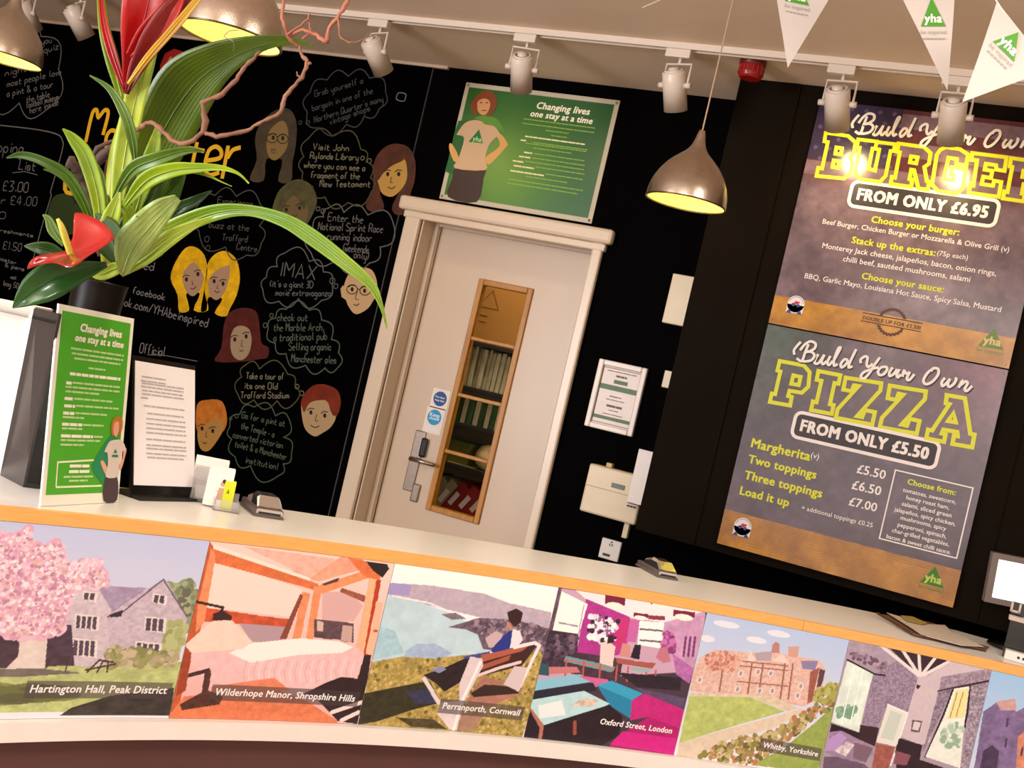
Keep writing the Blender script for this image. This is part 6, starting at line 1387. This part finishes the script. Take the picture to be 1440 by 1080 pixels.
# torch flower: stem, red bracts, strap leaves
t = thing('torch_flower', 'tall flower with red bracts on a thick yellow-green stem', 'flower', tuple(foot))
bract = mat('bract_red', 'b4100c', .3, spec=.5, hex2='8a0a10', nscale=6, bump=.2); bract2 = mat('bract_dark', '8c1c1c', .35, hex2='5c0c14', nscale=6)
stem_y = mat('stem_lime', 'b0a824', .35, hex2='7f9a2c', nscale=7)
mb = MB(); sp = spline([(146,390,2.55,.008),(149,370,2.45,.010),(150,330,2.34,.014),(158,285,2.32,.017),(168,220,2.30,.020),(180,170,2.29,.017),(188,120,2.28,.014),(196,60,2.27,.012),(205,10,2.26,.009)], 5); mb.tube([at(*q[:3]) for q in sp], [q[3] for q in sp], 14); mb.build('stem', stem_y, t, True)
leaf('bract', 'yellow green outer sheath', [(160,330,2.27,3,3),(172,240,2.26,14,12),(188,150,2.25,15,14),(205,90,2.25,14,12),(222,40,2.26,5,6)], L_lime, t, .3)
leaf('bract', 'largest red bract in the middle', [(176,132,2.24,3,3),(182,95,2.22,10,14),(196,50,2.21,26,30),(208,5,2.2,34,44),(215,-45,2.2,30,36),(225,-95,2.22,4,4)], bract, t, .35, 0)
leaf('bract', 'red bract pointing to the upper right', [(178,132,2.22,2,3),(196,92,2.2,12,9),(222,55,2.19,22,11),(252,18,2.2,24,10),(290,-25,2.22,12,6)], bract2, t, .5)
leaf('bract', 'yellow edged bract', [(180,118,2.195,2,3),(207,82,2.18,5,5),(240,44,2.18,5,6),(262,18,2.18,5,6),(288,-14,2.19,4,4)], mat('bract_yellow', 'c8a424', .35, hex2='a8701c', nscale=8), t, .2)
leaf('bract', 'narrow dark red bract', [(175,125,2.23,3,3),(158,75,2.22,7,6),(146,30,2.22,5,5),(140,-25,2.23,2,2)], bract, t, .4)
leaf('bract', 'green bract left of the red ones', [(172,140,2.24,5,6),(160,90,2.23,10,9),(148,40,2.23,9,7),(140,-20,2.24,4,4)], L_bright, t, .4)
leaf('bract', 'upper red bract with a fold', [(184,80,2.2,8,10),(210,48,2.19,16,18),(240,10,2.19,14,16),(262,-40,2.2,4,4)], bract, t, .5)
gl_ = 'strap leaves around the torch flower'
for lab, spn, m_ in (('arching strap leaf reaching the far left', [(132,330,2.32,2,2),(120,290,2.3,7,7),(95,248,2.28,9,8),(60,226,2.26,7,6),(30,218,2.25,5,5),(9,222,2.24,1,1)], L_mid),
    ('thin lower strap leaf on the left', [(130,300,2.34,2,2),(105,262,2.33,5,5),(80,243,2.32,4,4),(61,238,2.31,1,1)], L_mid),
    ('strap leaf with pale stripe rising left of the stem', [(142,345,2.28,4,4),(138,280,2.27,10,10),(122,222,2.26,12,11),(104,195,2.25,9,7),(88,181,2.24,1,1)], L_bright),
    ('slender strap leaf crossing the stem', [(190,232,2.22,2,2),(187,200,2.21,7,7),(176,160,2.2,8,7),(155,125,2.2,5,4),(126,106,2.2,1,1)], L_mid),
    ('short lime blade right of the stem', [(190,300,2.27,5,5),(205,250,2.26,12,12),(215,215,2.25,11,10),(222,180,2.25,4,4)], L_bright),
    ('strap leaf pointing right behind the letters', [(160,280,2.24,3,3),(185,240,2.22,10,9),(220,224,2.2,10,10),(262,212,2.2,6,5),(288,213,2.2,1,1)], L_mid),
    ('bright strap leaf curving right over the letters', [(175,290,2.2,4,4),(205,255,2.19,12,11),(240,240,2.18,11,10),(275,236,2.18,7,7),(310,236,2.18,4,4),(335,244,2.18,2,2),(350,258,2.18,1,1)], L_bright),
    ('short curled leaf low in the middle', [(175,340,2.25,4,4),(182,305,2.24,10,9),(172,290,2.23,9,8),(158,288,2.22,2,2)], L_bright),
    ('lime leaf at the base of the stem', [(150,345,2.24,6,6),(152,320,2.23,12,12),(160,295,2.22,10,10),(168,270,2.22,2,2)], L_lime)):
    leaf('strap_leaf', lab, spn, m_, None, .35, 0, 5, 0, gl_)
leaf('broad_leaf', 'huge ribbed leaf bending over behind the bract', [(170,360,2.5,4,4),(190,300,2.5,22,22),(205,240,2.49,36,34),(232,180,2.47,40,40),(268,125,2.44,46,36),(310,90,2.4,32,22),(360,66,2.36,16,10),(405,58,2.33,7,5),(440,64,2.31,1,1)], L_big, None, .3, 7, 6, 0, 'broad green leaves of the arrangement')
leaf('broad_leaf', 'dark broad leaf low behind the stem', [(165,330,2.42,5,5),(195,310,2.42,24,22),(225,280,2.41,22,24),(248,255,2.4,10,12),(262,240,2.4,1,1)], L_mid, None, .3, 4, 5, 0, 'broad green leaves of the arrangement')
leaf('aspidistra_leaf', 'very long narrow leaf arching right across the chalk faces', [(165,380,2.3,3,3),(200,345,2.28,10,9),(245,322,2.25,14,12),(300,300,2.22,12,11),(350,296,2.2,8,8),(400,310,2.18,10,10),(440,335,2.17,12,11),(485,370,2.16,11,9),(520,400,2.16,8,6),(536,430,2.16,3,3),(544,462,2.16,1,1)], mat('leaf_long', '78921a', .35, hex2='50760e', nscale=5, bump=.2), None, .35, 2, 6, 0)
leaf('broad_leaf', 'thin leaf tip just above the long arching leaf', [(215,330,2.36,5,5),(245,298,2.35,9,8),(275,282,2.34,7,7),(298,268,2.34,1,1)], L_dark, None, .3, 0, 5, .2, 'broad green leaves of the arrangement')
leaf('ragged_leaf', 'pale ragged leaf with a hole, underside showing', [(172,385,2.16,6,6),(186,350,2.15,26,18),(208,322,2.14,26,18),(232,296,2.13,20,12),(250,278,2.13,6,6)], L_pale, None, .15, 3, 5, .12)
leaf('ragged_leaf', 'second pale leaf with ragged edge under the long leaf', [(170,386,2.2,4,4),(205,362,2.19,11,10),(240,335,2.18,12,10),(270,318,2.18,7,6),(300,305,2.18,1,1)], L_lime, None, .2, 2, 5, .1)
leaf('broad_leaf', 'dark glossy leaf drooping to the planter rim', [(150,372,2.14,4,4),(115,380,2.12,16,14),(80,390,2.1,26,24),(52,405,2.09,24,22),(30,422,2.08,12,10),(18,433,2.08,1,1)], mat('leaf_gloss', '2c5a22', .18, hex2='17401a', nscale=6, bump=.15), None, .3, 0, 6, 0, 'broad green leaves of the arrangement')
leaf('broad_leaf', 'small leaf sticking out left under the red flower', [(95,362,2.16,3,3),(72,352,2.15,12,10),(52,348,2.14,8,8),(34,346,2.14,1,1)], L_dark, None, .3, 0, 5, 0, 'broad green leaves of the arrangement')
leaf('broad_leaf', 'small leaf standing behind the yellow spadix', [(90,345,2.2,3,3),(76,325,2.2,8,7),(68,308,2.2,5,5),(60,302,2.2,1,1)], L_mid, None, .3, 0, 5, 0, 'broad green leaves of the arrangement')
leaf('broad_leaf', 'yellow green leaf at the planter rim', [(178,374,2.18,4,4),(160,378,2.18,10,9),(140,386,2.18,8,6),(122,380,2.18,1,1)], L_lime, None, .3, 0, 5, .1, 'broad green leaves of the arrangement')
leaf('broad_leaf', 'darkest leaf filling the gap behind the red flower', [(165,372,2.22,5,5),(160,345,2.22,24,18),(150,320,2.22,18,16),(135,300,2.22,2,2)], L_dark, None, .3, 0, 5, 0, 'broad green leaves of the arrangement')
leaf('broad_leaf', 'mid green pointed leaf right of the stem, under the strap leaves', [(168,345,2.38,5,5),(192,310,2.37,16,15),(215,270,2.36,18,17),(236,238,2.35,12,10),(252,215,2.35,1,1)], L_mid, None, .3, 3, 5, 0, 'broad green leaves of the arrangement')
leaf('broad_leaf', 'second dark leaf between the stem and the pale ragged leaf', [(165,350,2.30,4,4),(180,318,2.29,12,11),(200,288,2.28,13,12),(222,262,2.28,1,1)], L_dark, None, .3, 0, 5, 0, 'broad green leaves of the arrangement')
leaf('strap_leaf', 'short upright strap leaf just left of the stem', [(146,330,2.31,4,4),(146,285,2.3,8,8),(142,250,2.3,7,6),(135,228,2.3,1,1)], L_mid, None, .35, 0, 5, 0, gl_)
leaf('strap_leaf', 'fine grassy blade ending beyond the yellow letters', [(230,242,2.21,2,2),(262,240,2.2,3,3),(290,246,2.2,2,2),(312,256,2.2,1,1),(326,262,2.2,.5,.5)], L_bright, None, .3, 0, 5, 0, gl_)
# anthurium
t = thing('anthurium', 'glossy red heart-shaped flower with a yellow spike, tilted left', 'flower', tuple(at(100, 352, 2.06)))
anr = mat('spathe_red', 'a40604', .16, spec=.6, hex2='820402', nscale=5, bump=.1, coat=.4)
def cup(pts, c0, Zd, depth, nm, m_, par):
    out = spline([(x, y, z) for x, y, z in pts], 5, True); n = len(out); c = at(c0[0], c0[1], Zd + depth); mb = MB(); vs = [c]; R_N = 6
    for r in range(1, R_N + 1):
        t_ = r / R_N
        for q in out:
            e = at(q[0], q[1], q[2]); p = c + (e - c) * t_; v = EYE - p; v /= np.linalg.norm(v); vs.append(p - v * depth * .8 * math.sin(math.pi * t_) * .5)
    fs = [(0, 1 + (j + 1) % n, 1 + j) for j in range(n)]
    for r in range(R_N - 1):
        for j in range(n): fs.append((1 + r * n + j, 1 + r * n + (j + 1) % n, 1 + (r + 1) * n + (j + 1) % n, 1 + (r + 1) * n + j))
    k0 = len(vs); vs2 = [np.array(p) + np.array(F_) * .0015 for p in vs]; fs2 = [tuple(i + k0 for i in f[::-1]) for f in fs]
    last = 1 + (R_N - 1) * n; rim = [(last + j, last + (j + 1) % n, last + (j + 1) % n + k0, last + j + k0) for j in range(n)]
    mb.add(vs + vs2, fs + fs2 + rim); return mb.build(nm, m_, par, True)
zS = zt(0, 200, .25)
o_ = cup([(105,300,2.10),(125,303,2.10),(148,316,2.09),(160,333,2.06),(150,344,2.03),(126,359,2.00),(108,372,1.98),(96,376,1.97),(75,370,1.99),(52,373,2.02),(38,378,2.05),(48,362,2.06),(75,356,2.08),(92,352,2.09),(100,338,2.10),(106,322,2.10)], (101, 356), 2.03, .03, 'spathe', anr, t)
mb = MB(); sp = spline([(99,357,2.03,.005),(93,338,2.01,.0062),(87,320,1.99,.0055),(81,308,1.98,.003)], 5); mb.tube([at(*q[:3]) for q in sp], [q[3] for q in sp], 12)
mb.build('spadix', mat('spadix_yellow', 'e8c46a', .5, hex2='b8c83a', nscale=4, bump=.8, bscale=400), t, True)
mb = MB(); mb.tube([at(101, 357, 2.05), at(110, 372, 2.14), at(120, 380, 2.3), at(134, 392, 2.55)], [.004, .004, .004, .004], 10); mb.build('stem', stem_y, t, True)
# twisted twigs
bark = mat('twisted_bark', '8a5f48', .7, hex2='5f3c2c', nscale=18, bump=.9, bscale=70); bark2 = mat('driftwood_bark', '5c4238', .75, hex2='3a2822', nscale=14, bump=.9, bscale=50)
def twig(name, lab, main, sides, m_, grp='twisted branches in the arrangement'):
    t = thing(name, lab, 'branch', tuple(at(*main[0][:3])), grp)
    rnd = random.Random(lab)
    def tb(spn, nm, par):
        sp = spline(spn, 4); sp = [(q[0] + rnd.uniform(-1.3, 1.3), q[1] + rnd.uniform(-1.3, 1.3), q[2], q[3] * .82 * rnd.uniform(.7, 1.3)) for q in sp]; mb = MB(); mb.tube([at(*q[:3]) for q in sp], [q[3] for q in sp], 9); return mb.build(nm, m_, par, True)
    tb(main, 'main_stem', t)
    for s in sides: tb(s, 'side_twig', t)
twig('twisted_branch', 'curling branch looping before the big leaf and up past the lamp', [(148,300,2.4,.006),(150,230,2.38,.006),(165,200,2.36,.006),(182,186,2.32,.006),(197,180,2.22,.0055),(210,172,2.18,.0055),(225,180,2.17,.006),(248,200,2.16,.006),(272,198,2.15,.006),(288,178,2.15,.0065),(286,145,2.14,.006),(312,132,2.14,.0055),(332,112,2.14,.005),(346,92,2.14,.0045),(366,72,2.13,.004)],
     [[(290,188,2.15,.005),(310,192,2.14,.005),(345,184,2.14,.0045),(370,170,2.13,.004),(394,158,2.13,.005),(402,135,2.13,.005),(420,115,2.12,.005),(432,88,2.12,.0045),(424,78,2.12,.004),(420,64,2.12,.004)],
      [(429,90,2.12,.003),(438,89,2.12,.0025)], [(422,108,2.12,.003),(416,102,2.12,.002)]], bark)
twig('twisted_branch', 'reddish twig tangle near the ceiling', [(420,66,2.12,.004),(405,52,2.11,.005),(400,35,2.1,.004),(397,15,2.1,.004),(402,-12,2.1,.003)],
     [[(405,50,2.11,.005),(425,42,2.1,.005),(445,50,2.1,.005),(460,58,2.09,.005),(463,40,2.09,.005),(478,20,2.08,.0045),(490,-2,2.08,.004),(500,-20,2.08,.004)],
      [(405,48,2.1,.0028),(430,30,2.1,.0025),(436,18,2.1,.002)], [(475,25,2.08,.0022),(478,48,2.08,.002),(490,60,2.08,.0018),(508,56,2.08,.0015),(524,44,2.08,.0012)], [(434,32,2.1,.002),(436,45,2.1,.002),(425,56,2.1,.002)]], mat('twig_red', 'a8684c', .6, hex2='7c4630', nscale=18, bump=.7, bscale=70))
twig('driftwood', 'thick dark driftwood piece left of the yellow stem', [(142,360,2.42,.011),(133,310,2.4,.014),(122,262,2.38,.015),(112,240,2.36,.016),(94,228,2.35,.016)], [[(124,240,2.36,.010),(150,214,2.35,.013),(180,194,2.345,.011)], [(130,225,2.3,.006),(138,208,2.3,.006),(165,194,2.3,.004)]], bark2)
# thin wiry tendril before the left-hand lamp
mb = MB(); mb.tube([at(*q) for q in spline([(336,42,2.2),(322,44,2.2),(315,52,2.2),(322,55,2.2),(329,60,2.2),(328,72,2.24)], 5)], .0009, 6); tag(mb.build('tendril', mat('tendril_grey', '7a7460', .6)), 'thin curling tendril in front of the lit lamp opening', 'tendril')
